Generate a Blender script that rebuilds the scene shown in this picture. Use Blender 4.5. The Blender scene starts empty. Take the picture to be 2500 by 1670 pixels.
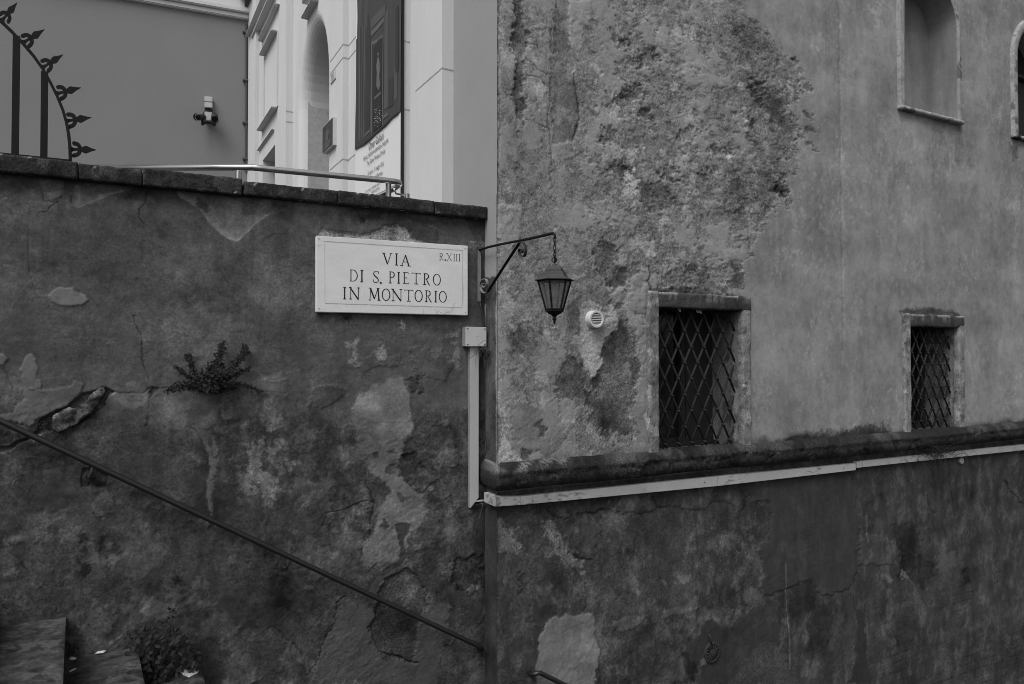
import bpy, bmesh, math, random
import numpy as np
from mathutils import Vector, Matrix

# ------------------------------------------------------------------ camera, sky, sun, exposure
SC = bpy.context.scene
COL = SC.collection
EYE = 1.75                                   # eye height over the step the photographer stands on
PITCH = math.radians(1.065)
cam = bpy.data.objects.new('camera', bpy.data.cameras.new('camera'))
COL.objects.link(cam)
cam.data.sensor_width = 36.0
cam.data.lens = 36.0*1667/2500
cam.data.clip_end = 500
cam.location = (0, 0, EYE)
cam.rotation_euler = (math.pi/2+PITCH, 0, 0)
SC.camera = cam

SUN_EL, SUN_AZ = math.radians(55), math.radians(208)   # azimuth from +Y clockwise: the sun stands high behind the camera, veiled by cloud
w = bpy.data.worlds.new('World'); SC.world = w; w.use_nodes = True
nt = w.node_tree; bg = nt.nodes['Background']
sky = nt.nodes.new('ShaderNodeTexSky'); sky.sky_type = 'NISHITA'; sky.sun_disc = False
sky.sun_elevation = SUN_EL; sky.sun_rotation = SUN_AZ
sky.dust_density = 4.0
bw = nt.nodes.new('ShaderNodeRGBToBW')                  # black and white photograph
nt.links.new(sky.outputs[0], bw.inputs[0]); nt.links.new(bw.outputs[0], bg.inputs[0])
bg.inputs[1].default_value = 0.08
sl = bpy.data.lights.new('sun', 'SUN'); sl.energy = 1.3; sl.angle = math.radians(38); sl.color = (1, 1, 1)
sun = bpy.data.objects.new('sun', sl); COL.objects.link(sun)
sv = Vector((math.sin(SUN_AZ)*math.cos(SUN_EL), math.cos(SUN_AZ)*math.cos(SUN_EL), math.sin(SUN_EL)))
sun.rotation_euler = sv.to_track_quat('Z', 'Y').to_euler()
SC.view_settings.view_transform = 'Standard'
SC.view_settings.look = 'None'
SC.view_settings.gamma = 1
SC.cycles.filter_width = 0.9
SC.view_settings.exposure = 0.85

# ------------------------------------------------------------------ calibration: photo pixel -> point on a real plane
F, CX, CY = 1667., 1250., 835.
def ray(px, py):
    a = (px-CX)/F; b = (CY-py)/F
    return np.array([a, math.cos(PITCH)-b*math.sin(PITCH), math.sin(PITCH)+b*math.cos(PITCH)])
D2 = np.array([.8926, .4508]); N2 = np.array([.4508, -.8926])      # along the street walls / out of them
_r = ray(772, 762); O2 = _r[:2]*4.46/_r[1]
UR, WR = 1.214, .2                                                   # corner of the church wall and how far it stands out
def W(u, wv, z):                                                   # wall coordinates -> world
    p = O2+u*D2+wv*N2
    return Vector((p[0], p[1], z+EYE))
def uz(px, py, wv=0.):
    r = ray(px, py); o = O2+wv*N2
    t = (o@N2)/(r[:2]@N2)
    P = r*t
    return (P[:2]-O2)@D2, P[2]
def wz(px, py, u):                                                 # on the plane square to the wall at u
    r = ray(px, py); o = O2+u*D2
    t = (o@D2)/(r[:2]@D2)
    P = r*t
    return (P[:2]-O2)@N2, P[2]
def proj(U, Wv, Z):                                                # wall coordinates -> photo pixel (arrays)
    X = O2[0]+U*D2[0]+Wv*N2[0]; Y = O2[1]+U*D2[1]+Wv*N2[1]
    cp, sp = math.cos(PITCH), math.sin(PITCH)
    fy = Y*cp+Z*sp; uy = -Y*sp+Z*cp
    return CX+F*X/fy, CY-F*uy/fy

# ------------------------------------------------------------------ numpy noise
def _h(ix, iy, seed):
    h = (ix*374761393+iy*668265263+seed*974634777) & 0xffffffff
    h = ((h ^ (h >> 13))*1274126177) & 0xffffffff
    h = ((h ^ (h >> 16))*2246822519) & 0xffffffff
    return ((h ^ (h >> 15)) & 0xffffff)/float(0xffffff)
def vn(x, y, seed=0):
    xi = np.floor(x).astype(np.int64); yi = np.floor(y).astype(np.int64)
    fx = x-xi; fy = y-yi
    fx = fx*fx*fx*(fx*(fx*6-15)+10); fy = fy*fy*fy*(fy*(fy*6-15)+10)
    a = _h(xi, yi, seed); b = _h(xi+1, yi, seed); c = _h(xi, yi+1, seed); d = _h(xi+1, yi+1, seed)
    return (a+(b-a)*fx)+((c+(d-c)*fx)-(a+(b-a)*fx))*fy
def fbm(x, y, s, seed=0, oc=5, g=.55):
    v = 0; a = 1; t = 0
    c, sn = math.cos(.6), math.sin(.6)
    x = x*s; y = y*s
    for i in range(oc):
        v = v+a*vn(x, y, seed+i*17); t += a; a *= g
        x, y = (x*c-y*sn)*2.03+7.1, (x*sn+y*c)*2.03+3.7
    return (v/t-.5)*1.5+.5                      # spread about 0..1
def ridged(x, y, s, seed=0, oc=4):
    return 1-np.abs(2*fbm(x, y, s, seed, oc)-1)
def ss(a, b, x):
    t = np.clip((x-a)/(b-a), 0, 1); return t*t*(3-2*t)
def lerp(a, b, t): return a+(b-a)*t

def sd_poly(px, py, poly):
    n = len(poly); d2 = np.full(px.shape, 1e18); ins = np.zeros(px.shape, bool)
    for i in range(n):
        ax, ay = poly[i]; bx, by = poly[(i+1) % n]
        ex, ey = bx-ax, by-ay; wx, wy = px-ax, py-ay
        t = np.clip((wx*ex+wy*ey)/(ex*ex+ey*ey+1e-12), 0, 1)
        d2 = np.minimum(d2, (wx-ex*t)**2+(wy-ey*t)**2)
        c = ((ay <= py) & (by > py)) | ((by <= py) & (ay > py))
        if ay != by: ins ^= c & (px < ax+(py-ay)/(by-ay)*ex)
    d = np.sqrt(d2)
    return np.where(ins, -d, d)
def sd_line(px, py, pts):
    d2 = np.full(px.shape, 1e18)
    for (ax, ay), (bx, by) in zip(pts[:-1], pts[1:]):
        ex, ey = bx-ax, by-ay; wx, wy = px-ax, py-ay
        t = np.clip((wx*ex+wy*ey)/(ex*ex+ey*ey+1e-12), 0, 1)
        d2 = np.minimum(d2, (wx-ex*t)**2+(wy-ey*t)**2)
    return np.sqrt(d2)

class Face:
    """A plastered wall face: a fine grid carrying relief (m), albedo and grain."""
    def __init__(s, us, zs, wv):
        s.us, s.zs, s.wv = us, zs, wv
        s.U, s.Z = np.meshgrid(us, zs)
        s.px, s.py = proj(s.U, wv, s.Z)
        s.alb = np.full(s.U.shape, .1); s.h = np.zeros(s.U.shape); s.gr = np.full(s.U.shape, .3)
        U, Z = s.U, s.Z
        s.j1 = (fbm(U, Z, 9, 91, 6, .74)-.5); s.j2 = (fbm(U, Z, 9, 191, 6, .74)-.5)   # edge jitter
        s.q = fbm(U, Z, 22, 77, 4)-.5; s.j3 = fbm(U, Z, 26, 291, 5, .7)-.5
    def box(s, pts, m):
        xs = [p[0] for p in pts]; ys = [p[1] for p in pts]
        k = (s.px > min(xs)-m) & (s.px < max(xs)+m) & (s.py > min(ys)-m) & (s.py < max(ys)+m)
        return k
    def patch(s, pts, alb=None, mul=None, dh=0., jag=8, soft=2., mott=.15, gr=None, op=1., orig=None, sc=1., thr=None):
        if orig: pts = [(x/sc+orig[0], y/sc+orig[1]) for x, y in pts]
        k = s.box(pts, 40+jag*3+soft)
        if not k.any(): return
        x, y = s.px[k], s.py[k]
        jag = jag*1.35; d = sd_poly(x+s.j1[k]*jag*2.2, y+s.j2[k]*jag*2.2, pts)+(s.j3[k])*jag*1.6; soft = soft+.8
        m = np.clip(.5-d/soft, 0, 1)*op
        if thr is not None:
            m = m*ss(thr-.06, thr+.06, thr_noise(s, k))
        tone = 1+(fbm(s.U[k], s.Z[k], 6, 55+int(pts[0][0]) % 50, 5)-.5)*2*mott
        if alb is not None: s.alb[k] = lerp(s.alb[k], alb*tone, m)
        if mul is not None: s.alb[k] = s.alb[k]*lerp(1., mul*tone, m)
        s.h[k] += dh*m
        if gr is not None: s.gr[k] = lerp(s.gr[k], gr, m)
    def crack(s, pts, wid=1.2, dep=.006, dark=.45, jag=7, orig=None, sc=1.):
        if orig: pts = [(x/sc+orig[0], y/sc+orig[1]) for x, y in pts]
        k = s.box(pts, 30)
        if not k.any(): return
        d = sd_line(s.px[k]+s.j1[k]*jag*2, s.py[k]+s.j2[k]*jag*2, pts)
        m = np.clip(1.3-d/(wid*(.7+1.2*np.clip(s.q[k]+.5, 0, 1))), 0, 1)
        s.h[k] -= dep*m; s.alb[k] *= lerp(1., dark, m)
    def cells(s, freq, seed, wid=.05, amt=1., mask=None, dark=.5, dep=.004):
        """random hairline cracks: zero sets of warped noise"""
        U = s.U+.06*(fbm(s.U, s.Z, 5, seed+3, 3)-.5); Z = s.Z+.06*(fbm(s.U, s.Z, 5, seed+9, 3)-.5)
        v = np.abs(fbm(U, Z, freq, seed, 3, .6)-.5)
        gate = ss(.5, .62, fbm(s.U, s.Z, 1.3, seed+40, 3))
        m = np.clip(1-v/(wid*.18), 0, 1)*gate*amt
        if mask is not None: m = m*mask
        s.alb *= lerp(1., dark, m); s.h -= dep*m
    def build(s, name, m, parent=None, holes=(), rim=None):
        nz, nu = s.U.shape
        P = np.empty((nz*nu, 3))
        wv = s.wv+s.h
        P[:, 0] = (O2[0]+s.U*D2[0]+wv*N2[0]).ravel(); P[:, 1] = (O2[1]+s.U*D2[1]+wv*N2[1]).ravel()
        P[:, 2] = (s.Z+EYE).ravel()
        i = np.arange(nz*nu).reshape(nz, nu)
        q = np.stack([i[:-1, :-1], i[:-1, 1:], i[1:, 1:], i[1:, :-1]], -1).reshape(-1, 4)
        if holes:
            cu = (s.us[:-1]+s.us[1:])/2; cz = (s.zs[:-1]+s.zs[1:])/2
            CU, CZ = np.meshgrid(cu, cz); keep = np.ones(CU.shape, bool)
            for hole in holes:
                keep &= sd_poly(CU, CZ, hole) > 0
            q = q[keep.ravel()]
        me = bpy.data.meshes.new(name)
        me.vertices.add(len(P)); me.vertices.foreach_set('co', P.ravel().astype(np.float32))
        me.loops.add(q.size); me.loops.foreach_set('vertex_index', q.ravel().astype(np.int32))
        me.polygons.add(len(q)); me.polygons.foreach_set('loop_start', (np.arange(len(q))*4).astype(np.int32))
        me.polygons.foreach_set('loop_total', np.full(len(q), 4, np.int32))
        me.update(calc_edges=True)
        for nm, arr in (('alb', s.alb), ('gr', s.gr)):
            a = me.attributes.new(nm, 'FLOAT', 'POINT'); a.data.foreach_set('value', arr.ravel().astype(np.float32))
        me.materials.append(m)
        me.polygons.foreach_set('use_smooth', np.ones(len(q), bool))
        o = bpy.data.objects.new(name, me); COL.objects.link(o)
        if parent: o.parent = parent; o.location = -root_loc(parent)
        return o
def thr_noise(s, k): return fbm(s.U[k], s.Z[k], 14, 303, 5, .62)

# ------------------------------------------------------------------ materials
def newmat(name):
    m = bpy.data.materials.new(name); m.use_nodes = True
    return m, m.node_tree, m.node_tree.nodes['Principled BSDF']
def grey(v): return (v, v, v, 1)
def mat_wall(name, bump=.5):
    m, t, b = newmat(name)
    N, L = t.nodes.new, t.links.new
    tc = N('ShaderNodeTexCoord')
    al = N('ShaderNodeAttribute'); al.attribute_name = 'alb'
    ga = N('ShaderNodeAttribute'); ga.attribute_name = 'gr'
    n1 = N('ShaderNodeTexNoise'); n1.inputs['Scale'].default_value = 70; n1.inputs['Detail'].default_value = 5; n1.inputs['Roughness'].default_value = .75
    n2 = N('ShaderNodeTexNoise'); n2.inputs['Scale'].default_value = 190; n2.inputs['Detail'].default_value = 3; n2.inputs['Roughness'].default_value = .7
    for n in (n1, n2): L(tc.outputs['Object'], n.inputs['Vector'])
    ad = N('ShaderNodeMath'); ad.operation = 'ADD'; L(n1.outputs['Fac'], ad.inputs[0]); L(n2.outputs['Fac'], ad.inputs[1])
    sb = N('ShaderNodeMath'); sb.operation = 'SUBTRACT'; L(ad.outputs[0], sb.inputs[0]); sb.inputs[1].default_value = 1.0
    mu = N('ShaderNodeMath'); mu.operation = 'MULTIPLY'; L(sb.outputs[0], mu.inputs[0]); L(ga.outputs['Fac'], mu.inputs[1])
    ma = N('ShaderNodeMath'); ma.operation = 'MULTIPLY_ADD'; L(mu.outputs[0], ma.inputs[0]); ma.inputs[1].default_value = 4.6; ma.inputs[2].default_value = 1.0
    cl = N('ShaderNodeMath'); cl.operation = 'MAXIMUM'; L(ma.outputs[0], cl.inputs[0]); cl.inputs[1].default_value = .25
    fi = N('ShaderNodeMath'); fi.operation = 'MULTIPLY'; L(cl.outputs[0], fi.inputs[0]); L(al.outputs['Fac'], fi.inputs[1])
    L(fi.outputs[0], b.inputs['Base Color'])
    b.inputs['Roughness'].default_value = .92; b.inputs['Specular IOR Level'].default_value = .15
    bp = N('ShaderNodeBump'); bp.inputs['Distance'].default_value = .006; L(ad.outputs[0], bp.inputs['Height'])
    st = N('ShaderNodeMath'); st.operation = 'MULTIPLY'; L(ga.outputs['Fac'], st.inputs[0]); st.inputs[1].default_value = bump
    L(st.outputs[0], bp.inputs['Strength']); L(bp.outputs[0], b.inputs['Normal'])
    return m
def mat(name, v, rough=.8, var=.15, scale=8., fine=.15, fscale=90., bump=.2, metal=0., spec=.3, stretch=None, dist=.003):
    """plain grey material with soft blotches, fine grain and a little relief"""
    m, t, b = newmat(name)
    N, L = t.nodes.new, t.links.new
    tc = N('ShaderNodeTexCoord'); mp = N('ShaderNodeMapping'); L(tc.outputs['Object'], mp.inputs[0])
    if stretch: mp.inputs['Scale'].default_value = stretch
    n1 = N('ShaderNodeTexNoise'); n1.inputs['Scale'].default_value = scale; n1.inputs['Detail'].default_value = 6; n1.inputs['Roughness'].default_value = .6
    n2 = N('ShaderNodeTexNoise'); n2.inputs['Scale'].default_value = fscale; n2.inputs['Detail'].default_value = 4; n2.inputs['Roughness'].default_value = .7
    L(mp.outputs[0], n1.inputs['Vector']); L(tc.outputs['Object'], n2.inputs['Vector'])
    a = N('ShaderNodeMath'); a.operation = 'MULTIPLY_ADD'; L(n1.outputs['Fac'], a.inputs[0]); a.inputs[1].default_value = var*4*v; a.inputs[2].default_value = v*(1-var*2)
    c = N('ShaderNodeMath'); c.operation = 'MULTIPLY_ADD'; L(n2.outputs['Fac'], c.inputs[0]); c.inputs[1].default_value = fine*4*v; L(a.outputs[0], c.inputs[2])
    e = N('ShaderNodeMath'); e.operation = 'SUBTRACT'; L(c.outputs[0], e.inputs[0]); e.inputs[1].default_value = fine*2*v
    x = N('ShaderNodeMath'); x.operation = 'MAXIMUM'; L(e.outputs[0], x.inputs[0]); x.inputs[1].default_value = v*.15
    L(x.outputs[0], b.inputs['Base Color'])
    b.inputs['Roughness'].default_value = rough; b.inputs['Metallic'].default_value = metal
    b.inputs['Specular IOR Level'].default_value = spec
    if bump:
        bp = N('ShaderNodeBump'); bp.inputs['Distance'].default_value = dist; bp.inputs['Strength'].default_value = bump
        L(n2.outputs['Fac'], bp.inputs['Height']); L(bp.outputs[0], b.inputs['Normal'])
    return m
M = dict(
    wall=mat_wall('weathered_plaster'),
    coping=mat('dark_coping_stone', .020, .95, .28, 14, .34, 110, .8, dist=.008, spec=.1),
    marble=mat('sign_marble', .655, .5, .075, 5, .045, 60, .05, stretch=(1, 1, 2.5)),
    letter=mat('engraved_paint', .012, .7, .1, 10, .1, 60, 0),
    groove=mat('engraved_groove', .40, .8, .1, 10, .1, 60, 0),
    scrawl=mat('faded_scrawl', .50, .8, .12, 40, .2, 90, 0),
    iron=mat('black_iron', .011, .7, .2, 20, .2, 150, .3, spec=.12),
    rust=mat('old_iron', .03, .75, .3, 25, .3, 150, .5),
    rail=mat('painted_handrail', .013, .42, .15, 12, .1, 120, .1, spec=.5),
    steel=mat('brushed_steel', .55, .22, .05, 8, .04, 200, .05, metal=1.),
    white=mat('facade_plaster', .54, .85, .065, 2.2, .03, 30, .1, stretch=(1, 1, .3)),
    stone=mat('facade_stone', .48, .8, .06, 2.5, .05, 40, .15),
    joint=mat('stone_joint', .34, .9, .1, 8, .1, 60, 0),
    marbled=mat('speckled_dado', .34, .7, .16, 14, .16, 50, .1),
    gwall=mat('grey_render', .188, .9, .085, .55, .05, 40, .1, stretch=(1, 1, .7)),
    side=mat('smooth_side_render', .27, .9, .05, 3, .03, 60, .1),
    dark=mat('deep_black', .012, .7, .1, 6, .1, 40, 0),  # near-black: shade of hollows as colour, also the banner edge
    shutter=mat('dark_shutter', .02, .6, .15, 10, .1, 60, .1),
    duct=mat('pale_plastic_duct', .40, .5, .06, 6, .05, 90, .03, stretch=(1, 1, .3)),
    ductgrey=mat('grey_plastic_edge', .22, .6, .2, 10, .1, 80, .05),  # darker grey for duct sides, box body and cap
    box=mat('pale_junction_box', .47, .5, .08, 9, .06, 80, .04),
    vent=mat('white_plastic_vent', .52, .45, .04, 12, .03, 80, .02),
    cable=mat('black_cable', .02, .6, .1, 20, .1, 90, 0),
    leafA=mat('dark_small_leaf', .024, .7, .25, 30, .2, 60, 0, spec=.1),
    leafB=mat('dark_ivy_leaf', .024, .7, .25, 14, .15, 60, 0, spec=.1),
    twig=mat('dry_twig', .05, .8, .2, 30, .2, 60, 0),
    straw=mat('dry_grass', .10, .8, .25, 30, .2, 60, 0),
    paper=mat('crumpled_paper', .55, .8, .06, 20, .05, 60, .05),
    step=mat('worn_travertine', .034, .8, .34, 6, .3, 70, .6, stretch=(1, 1, 3), dist=.004),
    chunk=mat('broken_plaster', .085, .95, .42, 22, .3, 110, .8, dist=.01),
    ground=mat('cobble_ground', .06, .85, .2, 3, .2, 20, .5, dist=.01),
    frame=mat('cracked_frame_plaster', .19, .92, .42, 13, .4, 90, .6, dist=.006),
    lintel=mat('stained_lintel_plaster', .042, .92, .45, 9, .24, 90, .6, dist=.006, stretch=(1, 1, .4)),
    reveal=mat('reveal_plaster', .14, .9, .12, 6, .12, 80, .3),
    niche=mat('niche_plaster', .21, .9, .12, 3, .1, 70, .2, stretch=(1, 1, .5)),
    bead=mat('niche_edge_plaster', .27, .9, .22, 10, .2, 90, .4),
    grille=mat('grille_steel', .028, .75, .15, 20, .12, 120, .1, spec=.12),
    bulb=mat('bulb_glass', .6, .3, .03, 8, .02, 60, 0),
    camdark=mat('camera_plastic', .02, .4, .1, 10, .1, 60, 0),
    cambox=mat('camera_box_plastic', .40, .5, .04, 10, .03, 60, 0),
    banner=mat('banner_white', .63, .7, .03, 2, .02, 60, 0),
)
def mat_glass():
    m, t, b = newmat('lantern_glass')
    b.inputs['Base Color'].default_value = grey(.15); b.inputs['Roughness'].default_value = .3
    b.inputs['Alpha'].default_value = .55; b.inputs['Specular IOR Level'].default_value = .4
    return m
M['glass'] = mat_glass()
def mat_pane():
    m, t, b = newmat('dark_window_glass')
    b.inputs['Base Color'].default_value = grey(.012); b.inputs['Roughness'].default_value = .12
    return m
M['pane'] = mat_pane()
def flat(name, v): 
    k = 'print_%02d' % int(v*100)
    if k not in M: M[k] = mat(name+'_%02d' % int(v*100), v, .7, .12, 6, .05, 60, 0, stretch=(1, 1, .25))
    return M[k]

# ------------------------------------------------------------------ object helpers
def empty(name, loc, label=None, cat=None, group=None):
    o = bpy.data.objects.new(name, None); COL.objects.link(o); o.location = loc; o.empty_display_size = .1
    return tag(o, label, cat, group)
def tag(o, label=None, cat=None, group=None, kind=None):
    if label: o['label'] = label
    if cat: o['category'] = cat
    if group: o['group'] = group
    if kind: o['kind'] = kind
    return o
class MB:
    """collects shapes in world space, builds ONE mesh object (its origin moved to its parent or its base)"""
    def __init__(s): s.v = []; s.f = []; s.mi = []; s.cur = 0
    def quad(s, *p): s.poly(list(p))
    def poly(s, p):
        b = len(s.v); s.v += [Vector(q) for q in p]; s.f.append(list(range(b, b+len(p)))); s.mi.append(s.cur)
    def hexa(s, c):                       # 8 corners: 0-3 bottom loop, 4-7 top loop
        b = len(s.v); s.v += [Vector(q) for q in c]
        for f in ((3, 2, 1, 0), (4, 5, 6, 7), (0, 1, 5, 4), (1, 2, 6, 5), (2, 3, 7, 6), (3, 0, 4, 7)):
            s.f.append([b+i for i in f]); s.mi.append(s.cur)
    def wbox(s, u0, u1, w0, w1, z0, z1):
        s.hexa([W(u0, w0, z0), W(u1, w0, z0), W(u1, w1, z0), W(u0, w1, z0), W(u0, w0, z1), W(u1, w0, z1), W(u1, w1, z1), W(u0, w1, z1)])
    def tube(s, pts, r, n=10, caps=True, flatten=None):
        pts = [Vector(p) for p in pts]; rs = r if isinstance(r, (list, tuple)) else [r]*len(pts)
        b = len(s.v); up = None
        for i, p in enumerate(pts):
            t = (pts[min(i+1, len(pts)-1)]-pts[max(i-1, 0)]).normalized()
            if up is None:
                up = Vector((0, 0, 1)) if abs(t.z) < .9 else Vector((1, 0, 0))
            x = t.cross(up)
            if x.length < 1e-6: x = t.orthogonal()
            x.normalize(); y = x.cross(t).normalized(); up = y
            for k in range(n):
                a = 2*math.pi*k/n
                s.v.append(p+(x*math.cos(a)+y*math.sin(a))*rs[i])
        for i in range(len(pts)-1):
            for k in range(n):
                k2 = (k+1) % n
                s.f.append([b+i*n+k, b+i*n+k2, b+(i+1)*n+k2, b+(i+1)*n+k]); s.mi.append(s.cur)
        if caps:
            s.f.append([b+k for k in range(n)][::-1]); s.mi.append(s.cur)
            s.f.append([b+(len(pts)-1)*n+k for k in range(n)]); s.mi.append(s.cur)
    def lathe(s, c, prof, n=20, rot=0., flat_n=None):     # prof: (radius, z) list about vertical axis at c
        b = len(s.v); c = Vector(c)
        for r, z in prof:
            for k in range(n):
                a = rot+2*math.pi*k/n
                s.v.append(c+Vector((math.cos(a)*r, math.sin(a)*r, z)))
        for i in range(len(prof)-1):
            for k in range(n):
                k2 = (k+1) % n
                s.f.append([b+i*n+k, b+i*n+k2, b+(i+1)*n+k2, b+(i+1)*n+k]); s.mi.append(s.cur)
    def prism(s, loop, off):              # closed outline extruded by vector
        b = len(s.v); n = len(loop); off = Vector(off)
        s.v += [Vector(p) for p in loop]+[Vector(p)+off for p in loop]
        s.f.append([b+i for i in range(n)][::-1]); s.mi.append(s.cur)
        s.f.append([b+n+i for i in range(n)]); s.mi.append(s.cur)
        for i in range(n):
            j = (i+1) % n
            s.f.append([b+i, b+j, b+n+j, b+n+i]); s.mi.append(s.cur)
    def build(s, name, m, parent=None, smooth=False, bevel=0., base=None):
        ms = m if isinstance(m, list) else [m]
        if base is None:
            if parent is not None: base = parent['_base'] if '_base' in parent else parent.location
            else:
                lo = [min(v[i] for v in s.v) for i in range(3)]; hi = [max(v[i] for v in s.v) for i in range(3)]
                base = ((lo[0]+hi[0])/2, (lo[1]+hi[1])/2, lo[2])
        base = Vector(base)
        me = bpy.data.meshes.new(name)
        me.from_pydata([v-base for v in s.v], [], s.f)
        for x in ms: me.materials.append(x)
        me.polygons.foreach_set('material_index', s.mi)
        bm = bmesh.new(); bm.from_mesh(me)
        bmesh.ops.recalc_face_normals(bm, faces=bm.faces)
        if bevel:
            bmesh.ops.remove_doubles(bm, verts=bm.verts, dist=1e-5)
            bmesh.ops.bevel(bm, geom=[e for e in bm.edges if len(e.link_faces) == 2 and e.calc_face_angle(0) > .5], offset=bevel, segments=2, affect='EDGES', clamp_overlap=True)
        bm.to_mesh(me); bm.free()
        if smooth: me.polygons.foreach_set('use_smooth', [True]*len(me.polygons))
        o = bpy.data.objects.new(name, me); COL.objects.link(o)
        if parent is not None: o.parent = parent; o.location = base-root_loc(parent)
        else: o.location = base
        return o
def root_loc(o):
    v = Vector(o.location)
    while o.parent is not None: o = o.parent; v += o.location
    return v
def MBp(parent): return root_loc(parent)
def put(mb, name, m, parent=None, **k):
    if parent is not None: k['base'] = root_loc(parent)
    return mb.build(name, m, parent, **k)

def roughen(o, amp, sc, cuts, seed=0):
    """subdivide a block finely and knock its faces about with noise"""
    bm = bmesh.new(); bm.from_mesh(o.data)
    bmesh.ops.remove_doubles(bm, verts=bm.verts, dist=1e-5)
    bmesh.ops.triangulate(bm, faces=bm.faces)
    for _ in range(cuts):
        bmesh.ops.subdivide_edges(bm, edges=[e for e in bm.edges if e.calc_length() > .014], cuts=1, use_grid_fill=True)
        bmesh.ops.triangulate(bm, faces=bm.faces)
    bm.normal_update()
    from mathutils import noise
    for v in bm.verts:
        p = v.co*sc+Vector((seed*3.1, seed*1.7, 0))
        v.co += v.normal*(noise.fractal(p, .8, 2.1, 4)*amp)
    bm.to_mesh(o.data); bm.free()
    o.data.polygons.foreach_set('use_smooth', [True]*len(o.data.polygons))
def gridbox(u0, u1, w0, w1, z0, z1, st=.03, amp=.004, sc=9., seed=0, rnd=.012):
    """a block with rounded, chipped edges as a dense closed grid, in wall coordinates"""
    from mathutils import noise
    mb = MB(); b = bmesh.new()
    def axis(a, c):
        n = max(2, int((c-a)/st)); return np.linspace(a, c, n+1)
    A = [axis(u0, u1), axis(w0, w1), axis(z0, z1)]
    idx = {}; V = []
    def vert(i, j, k):
        key = (i, j, k)
        if key not in idx:
            p = [A[0][i], A[1][j], A[2][k]]
            mx = [(u0+rnd, u1-rnd), (w0+rnd, w1-rnd), (z0+rnd, z1-rnd)]
            c = [min(max(p[q], mx[q][0]), mx[q][1]) for q in range(3)]
            dv = Vector([p[q]-c[q] for q in range(3)])
            if dv.length > rnd: 
                dv = dv.normalized()*rnd
            nrm = dv.normalized() if dv.length > 0 else Vector((0, 0, 1))
            q = Vector(c)+dv
            q += nrm*noise.fractal(q*sc+Vector((seed*5.3, seed*2.1, 0)), .8, 2.1, 4)*amp
            idx[key] = len(V); V.append(W(*q))
        return idx[key]
    Fs = []; n = [len(a)-1 for a in A]
    for ax in range(3):
        o1, o2 = [x for x in range(3) if x != ax]
        for side in (0, n[ax]):
            for i in range(n[o1]):
                for j in range(n[o2]):
                    q = []
                    for di, dj in ((0, 0), (1, 0), (1, 1), (0, 1)):
                        k = [0, 0, 0]; k[ax] = side; k[o1] = i+di; k[o2] = j+dj; q.append(vert(*k))
                    Fs.append(q)
    mb.v = V; mb.f = Fs; mb.mi = [0]*len(Fs)
    return mb

random.seed(7)
def paint(o, fn):
    """give a mesh its own albedo and grain from noise in wall coordinates"""
    me = o.data; n = len(me.vertices); co = np.empty(n*3, np.float32); me.vertices.foreach_get('co', co); co = co.reshape(-1, 3).astype(float)+np.array(root_loc(o))
    q = co[:, :2]-O2; U = q@D2; V = q@N2; Z = co[:, 2]-EYE
    alb, gr = fn(U, V, Z)
    for nm, arr in (('alb', alb), ('gr', gr)):
        a = me.attributes.new(nm, 'FLOAT', 'POINT'); a.data.foreach_set('value', (np.zeros(n)+arr).astype(np.float32))
    me.materials.clear(); me.materials.append(M['wall'])
    return o
def p_jamb(U, V, Z):
    A = U+V*.8; m = fbm(A, Z, 7, 901, 5, .62); f = fbm(A, Z, 26, 905, 4, .7)
    a = .185*(1+.5*(fbm(A, Z, 3, 903, 4)-.5)+.5*(f-.5))
    a = lerp(a, .115*(1+.8*(f-.5)), ss(.55, .62, m)*.85); a = lerp(a, .30, ss(.66, .72, fbm(A, Z, 9, 907, 5, .65))*.8)
    ck = np.abs(fbm(A, Z*1.4, 6, 909, 4, .6)-.5); a = a*lerp(.35, 1, ss(.004, .018, ck))
    return a, .55
def p_lintel(z1):
    def fn(U, V, Z):
        f = fbm(U, Z, 26, 915, 4, .7); st = fbm(U*7, Z*.8+V*2, 3, 917, 5, .62)
        a = .045*(1+.8*(fbm(U, Z, 5, 919, 4)-.5)+.6*(f-.5)); a = lerp(a, .14*(1+.6*(f-.5)), ss(.54, .70, st)*ss(z1-.0, z1+.05, Z)*.8)
        edge = ss(z1+.066, z1+.080, Z)*ss(WR+.005, WR+.02, V)*ss(.40, .5, fbm(U, V, 9, 921, 4)); a = lerp(a, .24, edge)
        a = lerp(a, .030, ss(z1+.080, z1+.087, Z)*ss(WR+.02, WR+.005, V))
        return a, .6
    return fn
def p_coping(U, V, Z):
    f = fbm(U+V*.7, Z+V*.6, 30, 931, 4, .7); m = fbm(U, Z+V*.8, 6, 933, 5, .6)
    a = .025*(1+.6*(m-.5)+.9*(f-.5)); a = lerp(a, .055*(1+.8*(f-.5)), ss(.60, .72, fbm(U+V*.5, Z+V*.7, 9, 935, 5, .66))*.8)
    a = lerp(a, .34, ss(.955, .97, vn(U*62, (Z+V*.6)*62, 937)))
    return a, .8
def p_step(U, V, Z):
    f = fbm(U, V, 24, 941, 4, .7); lay = fbm(U*.8+V*.2, V*4-U*.5, 3, 943, 5, .62); m = fbm(U, V, 2.6, 945, 5, .6)
    a = .046*(1+.5*(m-.5)+.8*(f-.5)+.5*(fbm(U, V, 9, 948, 4)-.5)); hole = ss(.60, .68, fbm(U*1.6, V*2.2, 9, 947, 4, .66)); a *= 1-.45*hole
    a = lerp(a, .085, ss(.62, .72, fbm(U, V, 8, 949, 5, .66))*.7)
    return a, .5
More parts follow.
